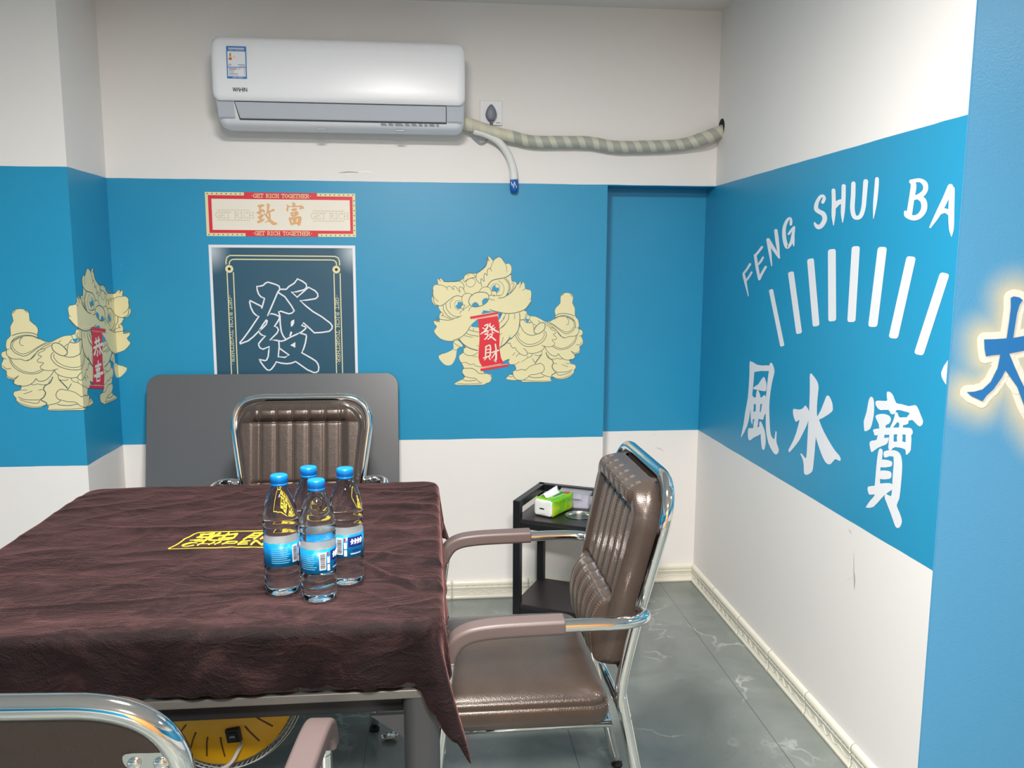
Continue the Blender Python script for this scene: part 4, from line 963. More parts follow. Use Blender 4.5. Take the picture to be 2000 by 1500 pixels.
def cloth():
    OL, OR, OF, OB = 0.125, 0.108, 0.118, 0.11
    nx, ny = 250, 250; rho = 0.035; Rr = 0.016; v = []
    for j in range(ny+1):
        for i in range(nx+1):
            a = TX0-OL+(TX1-TX0+OL+OR)*i/nx; b = TY0-OF+(TY1-TY0+OF+OB)*j/ny
            cx = min(max(a, TX0+rho), TX1-rho); cy = min(max(b, TY0+rho), TY1-rho)
            dx, dy = a-cx, b-cy; D = math.hypot(dx, dy)
            # lobed hem
            per = (a+b*1.0)
            if D <= rho:
                x, y = a, b; z = TZ+0.006+wr(a, b)
            else:
                d = D-rho; nxv, nyv = dx/D, dy/D; th = math.atan2(abs(dy), abs(dx))
                corner = math.sin(2*th) if (dx != 0 and dy != 0) else 0
                s_ = (a if abs(dy) > abs(dx) else b)
                sc = 1-0.05*(1-abs(math.sin(PI*s_/0.047+0.6*math.sin(s_*9))))*min(1, d/0.08)
                d *= sc*(1+.40*corner**1.0)
                if d < Rr*PI/2: h = Rr*math.sin(d/Rr); dz = Rr*(1-math.cos(d/Rr))
                else:
                    e = d-Rr*PI/2; dz = Rr+e*0.985; f = e/0.1
                    h = Rr + f*(0.006+0.007*math.sin(s_*33+1.5*math.sin(s_*11)))*(1-corner) + corner*f*(0.020+0.018*math.cos(th*6.0+0.6+0.3*f))
                x = cx+nxv*(rho+h); y = cy+nyv*(rho+h)
                fade = max(0, 1-d/0.05)
                z = TZ+0.006-dz+wr(a, b)*fade
            v.append((x, y, z))
    f = [(j*(nx+1)+i, j*(nx+1)+i+1, (j+1)*(nx+1)+i+1, (j+1)*(nx+1)+i) for j in range(ny) for i in range(nx)]
    q = NT('dark_brown_velvet'); g = q.n('NewGeometry').outputs['Position']
    mp = q.n('Mapping'); mp.inputs['Scale'].default_value = (3.0, 6.0, 6.0); q.l(g, mp.inputs[0])
    pile = q.noise(mp.outputs[0], 2.3, 8, 0.66, 0.8)
    c = q.ramp(pile, [(0.34, lin((14, 7, 8))), (0.5, lin((26, 15, 16))), (0.68, lin((54, 36, 36)))])
    q.l(c, q.b.inputs['Base Color']); q.set(Roughness=0.75)
    q.b.inputs['Specular IOR Level'].default_value = 0.15
    q.b.inputs['Sheen Weight'].default_value = 0.34; q.b.inputs['Sheen Roughness'].default_value = 0.38; q.b.inputs['Sheen Tint'].default_value = lin((212, 152, 148))
    rn = q.noise(mp.outputs[0], 1.6, 4, 0.55, 1.8); rd = q.math('POWER', q.math('SUBTRACT', 1.0, q.math('ABSOLUTE', q.math('MULTIPLY', q.math('SUBTRACT', rn, 0.5), 6.0))), 5.0)
    q.bump(q.math('ADD', q.math('ADD', pile, q.math('MULTIPLY', q.math('MAXIMUM', rd, 0.0), 0.16)), q.math('MULTIPLY', q.noise(g, 300, 2), 0.25)), 0.8, 0.006)
    o = mesh_obj('velvet_tablecloth', v, f, q.m, None, True)
    sd = o.modifiers.new('thickness', 'SOLIDIFY'); sd.thickness = 0.0015; sd.offset = 1
    tag(o, 'dark brown velvet tablecloth with yellow emblem draped over the square table', 'tablecloth')
    return o
clo = cloth()
# embroidered emblem, following the creases
M_EMB = mat('yellow_embroidery', (222, 196, 52), 0.6, bump=0.4, bscale=900)
to_c = lambda u, v, o: (u, v, TZ+0.0078+wr(u, v)+o)
class Draped(Sheet):
    def ribbon(s, pts, w, off=0.0, closed=False, caps=True):
        P = []; W = []
        pts = [Vector((p[0], p[1])) for p in pts]; ww = w if isinstance(w, (list, tuple)) else [w]*len(pts)
        for i in range(len(pts)-1):
            k = max(1, int((pts[i+1]-pts[i]).length/0.004))
            for t in range(k): P.append(pts[i].lerp(pts[i+1], t/k)); W.append(ww[i]+(ww[i+1]-ww[i])*t/k)
        P.append(pts[-1]); W.append(ww[-1]); Sheet.ribbon(s, P, W, off, False, caps)
L = Draped(to_c)
ex0, ey0, eh, ew, sh_ = -0.567, 1.778, 0.125, 0.295, 0.024
bord = fillet([Vector((ex0+.1, ey0, 0)), Vector((ex0, ey0, 0)), Vector((ex0+sh_+.004, ey0+eh, 0)), Vector((ex0+ew, ey0+eh, 0)), Vector((ex0+ew-sh_, ey0, 0)), Vector((ex0+.1, ey0, 0))], 0.014, 5)
L.ribbon([(p.x, p.y) for p in bord], 0.0045, 0.0002)
L.build('emblem_border', M_EMB, clo)
def px_c(px, py): r = ray(px, py, 2, TZ+0.0078); return (r.x, r.y)
c8 = lambda x, y: px_c(310+x/9.09, 1020+y/9.09)
EMB = [('emblem_character', [[(745,215,26),(850,216,26),(985,200,34)], [(800,212,34),(715,268,34)], [(680,272,26),(860,268,28)], [(975,200,38),(860,300,40),(800,335,34),(640,348,18)], [(555,336,14),(640,325,22),(775,303,20)],
   [(1090,200,34),(960,265,36),(895,322,34)], [(895,325,28),(1000,330,28),(1200,322,26),(1310,305,22)], [(940,262,24),(1150,240,26),(1395,210,30)], [(1395,212,32),(1330,290,34)], [(1070,296,22),(1335,285,24)], [(1245,198,32),(1120,296,32)]]),
 ('emblem_character', [[(1700,200,30),(1600,260,32),(1510,325,34)], [(1690,198,28),(1850,194,28)], [(1830,200,32),(1690,325,34)], [(1640,248,22),(1780,244,22)], [(1600,285,20),(1740,282,20)], [(1930,196,32),(1810,325,34)], [(1920,198,26),(2100,192,26)], [(2095,198,32),(1980,325,32)], [(1880,250,22),(2050,246,22)], [(1850,322,24),(2080,318,24)]])]
WORD = [[[(680,385,24),(560,386,26),(445,412,32),(425,440,28),(500,453,20),(620,437,24)]], [[(800,366,28),(692,440,28)], [(990,366,32),(892,430,32)], [(755,406,20),(930,402,20)]], [[(1100,361,34),(1000,425,34)]],
 [[(1232,361,34),(1132,425,34)], [(1220,362,22),(1360,360,22),(1392,378,26),(1330,402,20),(1190,403,20)]], [[(1492,359,28),(1412,424,32)], [(1480,359,18),(1622,357,18)], [(1455,392,18),(1575,389,18)], [(1425,425,18),(1575,420,18)]],
 [[(1722,359,30),(1640,426,28)], [(1732,359,32),(1832,424,32)], [(1905,355,30),(1832,424,28)]], [[(2085,362,22),(1995,360,24),(1925,385,28),(1905,415,24),(1965,425,22),(2045,415,22),(2062,392,22),(1995,392,18)]]]
def embroider(name, sts):
    L = Draped(to_c); L.e = 0.0003
    for s_ in sts: rstroke(L, c8, s_, 1)
    # split the strips so they follow the creases
    L.build(name, M_EMB, clo)
for nm, sts in EMB: embroider(nm, sts)
for sts in WORD: embroider('emblem_letter', sts)

tb = thing('game_table', 'square grey metal games table under a dark brown velvet cloth', 'table', ((TX0+TX1)/2, (TY0+TY1)/2, 0))
def part(name, a, b, material, parent, bevel=0.002, M=None):
    mb = MB(); mb.box(a, b, M); return mb.build(name, material, parent, bevel=bevel)
part('table_top', (TX0, TY0, 0.70), (TX1, TY1, TZ), M_TGREY, tb, 0.01)
part('housing', (TX0+.03, TY0+.012, 0.645), (TX1-.03, TY1-.03, 0.70), M_TGREY, tb)
for x in (-0.62, -0.235, -0.115): part('drawer_seam', (x, TY0+.0105, 0.648), (x+.002, TY0+.0125, 0.70), M_BLACKINK, tb, 0)
tr = part('trim_strip', (TX0+.02, TY0+.004, 0.628), (TX1-.024, TY1-.03, 0.645), M_TALU, tb, 0.003)
part('beam', (TX0+.07, TY0+.06, 0.575), (TX1-.06, TY0+.10, 0.628), M_TDARK, tb)
part('beam', (TX0+.07, TY1-.11, 0.575), (TX1-.06, TY1-.07, 0.628), M_TDARK, tb)
part('beam', (TX0+.03, TY0+.1, 0.575), (TX0+.07, TY1-.1, 0.628), M_TDARK, tb)
part('beam', (TX1-.06, TY0+.1, 0.575), (TX1-.03, TY1-.1, 0.628), M_TDARK, tb)
for lx in (TX0+.03, TX1-.058):
    for ly in (TY0+.01, TY1-.08):
        mb = MB(); s_ = 0.064
        pts = rounded_rect(lx, lx+s_, ly, ly+s_, 0.022, 6); n = len(pts)
        mb.add([(x, y, z) for z in (0.012, 0.628) for x, y in pts], [tuple(range(n-1, -1, -1)), tuple(range(n, 2*n))]+[(k, (k+1) % n, (k+1) % n+n, k+n) for k in range(n)])
        lg = mb.build('leg', M_TGREY, tb, True, autos=0.8)
        mb = MB(); mb.lathe([(0.02, 0), (0.024, 0.004), (0.024, 0.012)], 20, (lx+s_/2, ly+s_/2, 0)); mb.build('foot_cap', M_RUBBER, lg)
for sx, x in ((-1, TX1-.058), (1, TX0+.094)):
    mb = MB(); v = [(x, TY0+.03, .628), (x+sx*.055, TY0+.03, .588), (x+sx*.055, TY0+.03, .60), (x, TY0+.03, .54)]
    v = [(x, TY0+.03, .585), (x+sx*.06, TY0+.03, .585), (x, TY0+.03, .54)]
    mb.add(v+[(a, b+.01, c) for a, b, c in v], [(0, 1, 2), (5, 4, 3), (0, 3, 4, 1), (1, 4, 5, 2), (2, 5, 3, 0)]); mb.build('gusset', M_TGREY, tb)

# ================================================================= chairs
def back_y(z): return -0.2245-(z-0.47)*0.21
ZTOP = 0.933
def pad_hw(z):
    b = 0.176+(z-0.50)*(0.218-0.176)/0.36; b = min(b, 0.2215)
    R = 0.095; zt = ZTOP-0.0125
    if z > zt-R: b = b-R+math.sqrt(max(0, R*R-(z-(zt-R))**2))
    R2 = 0.03; zb = 0.50
    if z < zb+R2: b = b-R2+math.sqrt(max(0, R2*R2-((zb+R2)-z)**2))
    return b
STX = [-0.135+0.054*k for k in range(6)]
def sst(a, b, x): t = max(0, min(1, (x-a)/(b-a))); return t*t*(3-2*t)
def pad_t(x, z):
    hw = max(pad_hw(z), 1e-4); u = min(1, abs(x)/hw)
    zt = ZTOP-0.012
    ev = min(1, (zt-z)/0.022, (z-0.50)/0.02); ev = math.sqrt(max(0, 1-(1-max(0, ev))**2))
    eu = min(1, (hw-abs(x))/0.020); eu = math.sqrt(max(0, 1-(1-max(0, eu))**2))
    t = 0.046*min(ev, eu)**1.0 if False else 0.046*ev*eu
    inn = 1-sst(0.140, 0.165, abs(x))
    e = ev*eu
    if z >= 0.862: t += e*(0.005+(0.35+0.65*inn)*0.013*math.sin(PI*min(1, (z-0.862)/0.058)))
    elif z > 0.655: t += e*(inn*(-0.003)+0.004*(1-inn))
    else: t += e*(0.004+inn*0.024*math.sin(PI*min(1, (0.655-z)/0.15)**0.7))
    t -= e*inn*0.010*math.exp(-((z-0.862)/0.006)**2)
    t -= e*inn*0.010*math.exp(-((z-0.655)/0.006)**2)
    for sx in STX: t -= e*0.0035*math.exp(-((x-sx)/0.0065)**2)*(1 if abs(sx) < 0.136 else 0)
    return t
def pad_p(x, z, lift=0): return (x, back_y(z)-0.004+0.012+pad_t(x, z)+lift, z)
CH = None
def make_chair(name, label, loc, rz, group):
    t = thing(name, label, 'chair', loc, rz, group)
    r = 0.0135
    # bent back frame
    L_ = [(0.209, -0.236, 0.40), (0.205, -0.2245, 0.47), (0.201, back_y(.645), .645), (0.232, back_y(.87), .87)]
    side = spline(L_, 8)
    top = fillet([Vector((0.232, back_y(.87), .87)), Vector((0.237, back_y(ZTOP)-.001, ZTOP)), Vector((-0.237, back_y(ZTOP)-.001, ZTOP)), Vector((-0.232, back_y(.87), .87))], 0.10, 12)
    # larger corner: start the bend below
    s2 = [p for p in side if p.z < 0.66]
    top = fillet([s2[-1], Vector((0.243, back_y(ZTOP), ZTOP)), Vector((-0.243, back_y(ZTOP), ZTOP)), Vector((-s2[-1].x, s2[-1].y, s2[-1].z))], [0.118, 0.118], 18)
    path = s2+top[1:-1]+[Vector((-p.x, p.y, p.z)) for p in reversed(s2)]
    mb = MB(); mb.tube(path, r, 20); bf = mb.build('back_frame', M_CHROME, t, True)
    for s in (1, -1):
        mb = MB(); mb.tube(spline([(s*.205, -.2245, .455), (s*.211, -.237, .39), (s*.222, -.268, .24), (s*.236, -.325, .012)], 10), r, 18)
        lg = mb.build('leg', M_CHROME, t, True)
        mb = MB(); mb.tube([(s*.2355, -.3250, .010), (s*.236, -.3275, 0)], .0150, 16); mb.build('rubber_foot', M_RUBBER, lg, True)
        mb = MB(); mb.tube(spline([(s*.284, .150, .60), (s*.281, .163, .50), (s*.275, .185, .30), (s*.265, .222, .012)], 8), r, 18)
        lg = mb.build('leg', M_CHROME, t, True)
        mb = MB(); mb.tube([(s*.2648, .2220, .010), (s*.2645, .2235, 0)], .0150, 16); mb.build('rubber_foot', M_RUBBER, lg, True)
        arm = spline([(s*.207, back_y(.648)+.004, .648), (s*.245, -.262, .652), (s*.274, -.232, .655), (s*.285, -.18, .657), (s*.285, -.05, .656), (s*.285, .07, .652), (s*.285, .122, .640), (s*.2845, .146, .612), (s*.284, .152, .585)], 8)
        mb = MB(); mb.tube(arm, r, 18); ar = mb.build('armrest', M_CHROME, t, True)
        raw = [p for p in arm if p.y > -.098 and p.z > .592]; pth = []
        for k, p in enumerate(raw):
            tt = (raw[min(k+1, len(raw)-1)]-raw[max(k-1, 0)]).normalized(); pth.append(p+Vector((0, tt.z*-1, tt.y))*.0035)
        sec = [(x, y) for x, y in rounded_rect(-.0225, .0225, -.016, .016, .008, 4)]
        n = len(sec); mb = MB(); rr = [1]*len(pth)
        mb.tube(pth, rr, n, sec=sec); mb.build('armrest_pad', M_ARMPAD, ar, bevel=.004)
    # backrest cushion
    nu, nv = 90, 110; v = []
    z0, z1 = 0.5005, ZTOP-0.0125
    for j in range(nv+1):
        z = z0+(z1-z0)*(0.5-0.5*math.cos(PI*j/nv))*0.35+(z1-z0)*j/nv*0.65
        hw = pad_hw(z)
        for i in range(nu+1):
            uu = -1+2*i/nu; uu = math.copysign(abs(uu)**0.85, uu); v.append(pad_p(uu*hw, z))
    n0 = len(v)
    for j in range(nv+1):
        for i in (0, nu):
            p = v[j*(nu+1)+i]; v.append((p[0], back_y(p[2])+.006, p[2]))
    f = [(j*(nu+1)+i, j*(nu+1)+i+1, (j+1)*(nu+1)+i+1, (j+1)*(nu+1)+i) for j in range(nv) for i in range(nu)]
    f = [tuple(reversed(q_)) for q_ in f]
    f += [(n0+2*j, n0+2*j+1, n0+2*j+3, n0+2*j+2) for j in range(nv)]
    f += [(j*(nu+1), (j+1)*(nu+1), n0+2*j+2, n0+2*j) for j in range(nv)]
    f += [((j+1)*(nu+1)+nu, j*(nu+1)+nu, n0+2*j+1, n0+2*j+3) for j in range(nv)]
    me = mesh_obj('backrest', v, f, M_LEATHER, t, True)
    mb = MB()
    def dash(p, q):
        a = Vector(p); b = Vector(q); mb.tube([a, b], 0.00045, 4)
    for sx in STX:
        for o in (-.0045, .0045):
            z = 0.515
            while z < 0.915:
                if abs(z-.655) > .006 and abs(z-.862) > .006 and abs(sx+o) < pad_hw(z)-.01: dash(pad_p(sx+o, z, .0006), pad_p(sx+o, z+.0035, .0006))
                z += 0.0062
    for zz in (.648, .852):
        x = -.145
        while x < .145: dash(pad_p(x, zz, .0006), pad_p(x+.0035, zz, .0006)); x += .0062
    mb.build('stitching', M_STITCH, me)
    # hard back cover behind the cushion
    op = []
    for k in range(61):
        z = z0+(z1+.004-z0)*k/60; b_ = min(.176+(z-.5)*.042/.36, .2195)+.0025; R_ = .072; zt_ = ZTOP-.008
        if z > zt_-R_: b_ = b_-R_+math.sqrt(max(0, R_*R_-(z-(zt_-R_))**2))
        op.append((b_, z))
    full = [(x, z) for x, z in op]+[(-x, z) for x, z in reversed(op)]
    n = len(full); mb = MB()
    mb.add([(x, back_y(z)-.006, z) for x, z in full]+[(x, back_y(z)+.0065, z) for x, z in full], [tuple(range(n)), tuple(range(2*n-1, n-1, -1))]+[((k+1) % n, k, k+n, (k+1) % n+n) for k in range(n)])
    mb.build('back_cover', M_BACKBOARD, t, autos=0.5)
    for s in (1, -1):
        zc = 0.868; yb_ = back_y(zc)-.0075
        pts = sm2([(.176, -.009), (.172, 0), (.176, .009), (.20, .010), (.222, .009), (.232, -.004), (.226, -.013), (.205, -.015), (.188, -.014)], 3)
        n = len(pts); mb = MB()
        mb.add([(s*x, back_y(zc+z)-.0085, zc+z) for x, z in pts]+[(s*x, back_y(zc+z)-.006, zc+z) for x, z in pts], [tuple(range(n)), tuple(range(2*n-1, n-1, -1))]+[((k+1) % n, k, k+n, (k+1) % n+n) for k in range(n)])
        bk = mb.build('mounting_bracket', M_STEEL, t)
        for xx in (.184, .211):
            mb = MB(); Mx = Matrix.Translation((s*xx, back_y(zc-.003)-.0085, zc-.003)) @ Matrix.Rotation(PI/2, 4, 'X')
            mb.lathe([(.0075, 0), (.0075, .002), (.006, .004), (.003, .005)], 16, M=Mx)
            mb.build('screw', M_CHROME, bk, True)
    # seat
    out_ = rounded_rect(-.228, .228, -.198, .245, .045, 8); n = len(out_); cx, cy = 0, .0235
    lev = [(.006, .398), (0, .402), (-.003, .415), (-.003, .437), (.0, .4435), (.0025, .446), (.0005, .449), (.004, .458), (.012, .466), (.03, .473), (.06, .4775), (.11, .481), (.17, .483)]
    v = []
    for ins, z in lev:
        for x, y in out_:
            k = 1-ins/.222; k2 = 1-ins/.2215; v.append((cx+(x-cx)*k, cy+(y-cy)*k2, z))
    v.append((cx, cy, .4845)); f = [(i*n+k, i*n+(k+1) % n, (i+1)*n+(k+1) % n, (i+1)*n+k) for i in range(len(lev)-1) for k in range(n)]
    f += [((len(lev)-1)*n+k, (len(lev)-1)*n+(k+1) % n, len(v)-1) for k in range(n)]+[tuple(range(n-1, -1, -1))]
    st = mesh_obj('seat', v, f, M_LEATHER, t, True)
    mb = MB(); per = [Vector((*p, .4395)) for p in out_]; per.append(per[0])
    for a, b in zip(per, per[1:]):
        L0 = (b-a).length; k = max(1, int(L0/.0062))
        for q_ in range(k):
            c1 = a.lerp(b, q_/k); c2 = a.lerp(b, min(1, q_/k+.55/k)); o_ = (Vector((c1.x, c1.y-cy, 0))).normalized()*.0032
            mb.tube([c1+o_, c2+o_], .0005, 4)
    mb.build('stitching', M_STITCH, st)
    mb = MB(); mb.tube([(-.20, .20, .388), (.20, .20, .388), (.20, -.20, .388), (-.20, -.20, .388)], .010, 10, closed=True)
    mb.tube([(-.278, .17, .388), (.278, .17, .388)], .010, 10); mb.tube([(-.212, -.235, .40), (.212, -.235, .40)], .010, 10)
    mb.build('seat_frame', M_CHROME, t, True)
    return t
def dup(root, loc, rz, label):
    rt = root.copy(); COL.objects.link(rt); rt.location = loc; rt.rotation_euler = (0, 0, rz); rt['label'] = label
    def rec(src, dst):
        for ch in src.children:
            c = ch.copy(); COL.objects.link(c); c.parent = dst; rec(ch, c)
    rec(root, rt); return rt
GR = 'brown leatherette armchairs around the table'
chair = make_chair('armchair', 'brown leatherette armchair with chrome frame on the right of the table, seen from the side', (0.185, 1.872, 0), PI/2, GR)
dup(chair, (-0.441, 2.575, 0), PI, 'brown leatherette armchair behind the table, back cushion facing the camera before the grey board')
dup(chair, (-0.474, 1.165, 0), math.radians(-3.8), 'armchair in the foreground bottom left, seen from behind with its dark back cover')

# ================================================================= water bottles
def label_mat():
    if 'lbl' in MATS: return MATS['lbl']
    q = NT('printed_label'); bf = q.n('NewGeometry').outputs['Backfacing']; f = q.noise(q.obj(), 28, 3)
    c = q.ramp(f, [(0.4, lin((0, 104, 166))), (0.58, lin((0, 132, 190))), (0.7, lin((90, 180, 215)))])
    q.l(q.mix(bf, c, (.8, .84, .86, 1)), q.b.inputs['Base Color']); q.set(Roughness=0.3); MATS['lbl'] = q.m; return q.m
def bottle(loc, rz, label, seed):
    t = thing('water_bottle', label, 'bottle', loc, rz, 'water bottles on the tablecloth')
    pr = [(.012, .004), (.020, .0015), (.026, .001), (.0295, .004), (.0315, .010), (.0322, .018), (.0322, .026), (.0312, .0285), (.0322, .031), (.0322, .040), (.0312, .0425), (.0322, .045), (.0322, .055),
          (.0316, .058), (.0316, .102), (.0322, .105), (.0322, .114), (.0308, .1165), (.0322, .119), (.0322, .128), (.0310, .1305), (.0322, .133), (.0320, .141), (.0312, .150), (.0292, .162), (.0260, .175), (.0220, .187), (.0175, .197), (.0140, .203), (.0130, .207), (.0130, .2115)]
    P = []
    for i, (r, z) in enumerate(pr[:-1]):
        r2, z2 = pr[i+1]; P.append((r, z)); P.append(((r+r2)/2, (z+z2)/2))
    P.append(pr[-1])
    def rf(a, i): 
        z = P[i][1]
        return 1-0.055*max(0, 1-z/.017)*(0.5+0.5*math.cos(a*10))
    q = MATS.get('pet')
    if not q:
        n_ = NT('clear_pet_with_water'); n_.set(Base_Color=(0.955, 0.985, 1, 1), Roughness=0.0, IOR=1.34); n_.b.inputs['Transmission Weight'].default_value = 1.0
        n_.bump(n_.noise(n_.obj(), 55, 2), 0.12, 0.002); MATS['pet'] = q = n_.m
    mb = MB(); mb.lathe(P, 60, rfun=rf); mb.build('bottle_body', q, t, True)
    mb = MB(); mb.lathe([(.0318, .0578), (.0324, .058), (.0324, .1018), (.0318, .102)], 64, caps=False)
    lb = mb.build('label', label_mat(), t, True)
    def patch(name, a0, a1, za, zb, material, r=.03255, par=lb):
        k = max(3, int(abs(a1-a0)/.08)); v = []
        for i in range(k+1):
            a = a0+(a1-a0)*i/k
            for z in (za, zb): v.append((r*math.cos(a), r*math.sin(a), z))
        return mesh_obj(name, v, [(2*i, 2*i+2, 2*i+3, 2*i+1) for i in range(k)], material, par, True)
    # angles: 0 faces local +x
    patch('brand_panel', .80, 1.80, .078, .0975, mat('label_navy', (18, 36, 120), 0.3))
    mb = MB()
    for k in range(4):
        a = 1.0+.2*k
        for (da, z1, z2) in ((0, .083, .094), (.07, .084, .092), (-.05, .0885, .0895)):
            for s in range(3):
                zz = z1+(z2-z1)*s/2; 
            p1 = Vector((.0328*math.cos(a+da), .0328*math.sin(a+da), z1)); p2 = Vector((.0328*math.cos(a+da+.05), .0328*math.sin(a+da+.05), z2)); mb.tube([p1, p2], .0009, 5)
    mb.build('brand_script', M_PWHITE, lb)
    patch('red_mark', .56, .68, .0895, .096, M_RED); patch('pale_band', .95, 1.65, .0635, .066, M_ACGREY); patch('pale_band', 1.05, 1.55, .069, .072, mat('label_navy', (18, 36, 120)))
    for z in (.067, .081): patch('white_roundel', .57, .74, z-.006, z+.006, M_PWHITE)
    patch('barcode_panel', .12, .50, .064, .0965, M_PWHITE)
    mb = MB()
    z = .066
    rnd = random.Random(3)
    while z < .094:
        w = rnd.choice((.0004, .0008, .0012)); k = [( .0328*math.cos(a), .0328*math.sin(a)) for a in (.17, .27, .37, .45)]
        mb.add([(x, y, zz) for x, y in k for zz in (z, z+w)], [(0, 2, 3, 1), (2, 4, 5, 3), (4, 6, 7, 5)]); z += w+rnd.choice((.0006, .001))
    mb.build('barcode', M_BLACKINK, lb)
    for k in range(8): patch('small_print', -1.1, -.02-.1*(k % 3), .092-.0038*k, .0932-.0038*k, mat('label_pale_blue', (110, 180, 215), 0.4))
    mb = MB()
    cap = [(.0150, .2055), (.0156, .2062), (.0156, .2095), (.0150, .2100), (.0156, .2105), (.0157, .2215), (.0150, .2240), (.0135, .2248), (.004, .2249)]
    mb.lathe(cap, 60, rfun=lambda a, i: 1+(0.012*math.cos(a*60) if 4 <= i <= 5 else 0)); mb.build('cap', mat('bright_blue_cap', (0, 116, 200), 0.35), t, True)
    return t
def czt(x, y): return TZ+0.0085+wr(x, y)
BT = [(-0.2785, 1.521, -.88, 'water bottle on the cloth, leftmost of the four, nearest the emblem'),
      (-0.2065, 1.486, -1.51, 'front water bottle of the four, its barcode facing the camera'),
      (-0.1625, 1.560, -2.2, 'rightmost water bottle of the four with its navy brand panel showing'),
      (-0.2340, 1.585, -PI/2+2.2, 'rear water bottle of the four, standing hidden behind the front pair')]
b0_ = None
for i, (x, y, a, lb) in enumerate(BT):
    z = czt(x, y)
    if b0_ is None: b0_ = bottle((x, y, z), a, lb, i)
    else: dup(b0_, (x, y, z), a, lb)

# ================================================================= trolley in the corner
ang = math.atan2(-0.463, 0.886)
tw = thing('side_trolley', 'black metal side trolley with two dark wooden shelves by the back wall', 'trolley', (0.301, 2.95, 0), ang)
TW, TD, PS = 0.42, 0.29, 0.028
for x in (0, TW-PS):
    for y in (0, TD-PS):
        lg = part('leg', (x, y, 0.006), (x+PS, y+PS, 0.53), M_BLACKM, tw, 0.0025)
        mb = MB(); mb.lathe([(.010, 0), (.012, .002), (.012, .006)], 14, (x+PS/2, y+PS/2, 0)); mb.build('glide', M_RUBBER, lg)
for a, b in (((0, 0), (PS, TD)), ((TW-PS, 0), (TW, TD)), ((0, TD-PS), (TW, TD))):
    part('top_rail', (a[0]+.0003, a[1]+.0003, 0.502), (b[0]-.0003, b[1]-.0003, 0.5305), M_BLACKM, tw, 0.0025)
for z in (0.425, 0.096):
    for y in (0.002, TD-.026): part('shelf_bar', (PS, y, z), (TW-PS, y+.024, z+.024), M_BLACKM, tw, 0.002)
for x in (PS, TW-PS):
    s = 1 if x == PS else -1; mb = MB(); v = [(x, .004, .098), (x+s*.035, .004, .098), (x, .004, .062)]
    if s < 0: v = [v[0], v[2], v[1]]
    mb.add(v+[(a, b+.02, c) for a, b, c in v], [(0, 1, 2), (5, 4, 3), (0, 3, 4, 1), (1, 4, 5, 2), (2, 5, 3, 0)]); mb.build('corner_brace', M_BLACKM, tw)
part('lower_shelf', (0.004, 0.004, 0.120), (TW-.004, TD-.004, 0.132), M_BLACKW, tw, 0.001)
# upper shelf has a round cup hole
hc = (0.216, 0.130); hr = 0.050
outer = [Vector((0.004, 0.004, 0)), Vector((TW-.004, 0.004, 0)), Vector((TW-.004, TD-.004, 0)), Vector((0.004, TD-.004, 0))]
hol = [Vector((hc[0]+hr*math.cos(2*PI*k/48), hc[1]+hr*math.sin(2*PI*k/48), 0)) for k in range(48)]
tri = tessellate_polygon([outer, hol]); allv = outer+hol; n = len(allv)
v = [(p.x, p.y, .461) for p in allv]+[(p.x, p.y, .449) for p in allv]
f = [tuple(t_) for t_ in tri]+[tuple(reversed([i+n for i in t_])) for t_ in tri]+[(k, (k+1) % 4, (k+1) % 4+n, k+n) for k in range(4)]+[(4+k, 4+(k+1) % 48, 4+(k+1) % 48+n, 4+k+n) for k in range(48)]
mesh_obj('upper_shelf', v, f, M_BLACKW, tw)
def tloc(x, y, z): c, s = math.cos(ang), math.sin(ang); return (0.301+c*x-s*y, 2.95+s*x+c*y, z)
mb = MB(); mb.lathe([(.051, .0005), (.053, .0015), (.053, .003), (.050, .0035), (.0485, .002), (.0475, -.012), (.045, -.05), (.040, -.055), (.001, -.056)], 48, caps=False)
mb.lathe([(.0495, .0), (.049, -.012), (.0465, -.052), (.041, -.057), (.001, -.058)], 48, caps=False)
cup = mb.build('steel_cup', M_STEEL, None, True, autos=1.0); cup.location = tloc(*hc, .461)
tag(cup, 'round steel cup sunk into the top shelf of the black trolley', 'cup')
# tissue pack
tp = thing('tissue_pack', 'lime green tissue pack with a white end on the trolley top shelf', 'tissues', (.384, 2.990, .4612), math.radians(-40))
def soft_box(name, a, b, material, parent, amp=.002, seg=10, rot=None, seed=0):
    bm = bmesh.new(); bmesh.ops.create_cube(bm, size=1)
    bmesh.ops.subdivide_edges(bm, edges=bm.edges, cuts=seg, use_grid_fill=True)
    c = [(p+q)/2 for p, q in zip(a, b)]; s = [q-p for p, q in zip(a, b)]
    for v in bm.verts:
        p = v.co.copy(); q = Vector((math.copysign(abs(p.x*2)**0.9, p.x)/2, math.copysign(abs(p.y*2)**0.9, p.y)/2, math.copysign(abs(p.z*2)**0.9, p.z)/2))
        l = max(abs(p.x), abs(p.y), abs(p.z)); w = Vector((c[0]+p.x*s[0], c[1]+p.y*s[1], c[2]+p.z*s[2]))
        e = sorted((abs(p.x), abs(p.y), abs(p.z)))
        rnd_ = max(0, e[1]-.40)/.1
        w -= Vector((p.x*s[0], p.y*s[1], p.z*s[2])).normalized()*.006*rnd_
        nz = noise.noise_vector(w*45+Vector((seed, 0, 0)))*amp; 
        if p.z < -.49: nz.z = abs(nz.z)*.3
        v.co = w+nz
    me = bpy.data.meshes.new(name); bm.to_mesh(me); bm.free(); me.materials.append(material)
    for p in me.polygons: p.use_smooth = True
    return link(bpy.data.objects.new(name, me), parent)
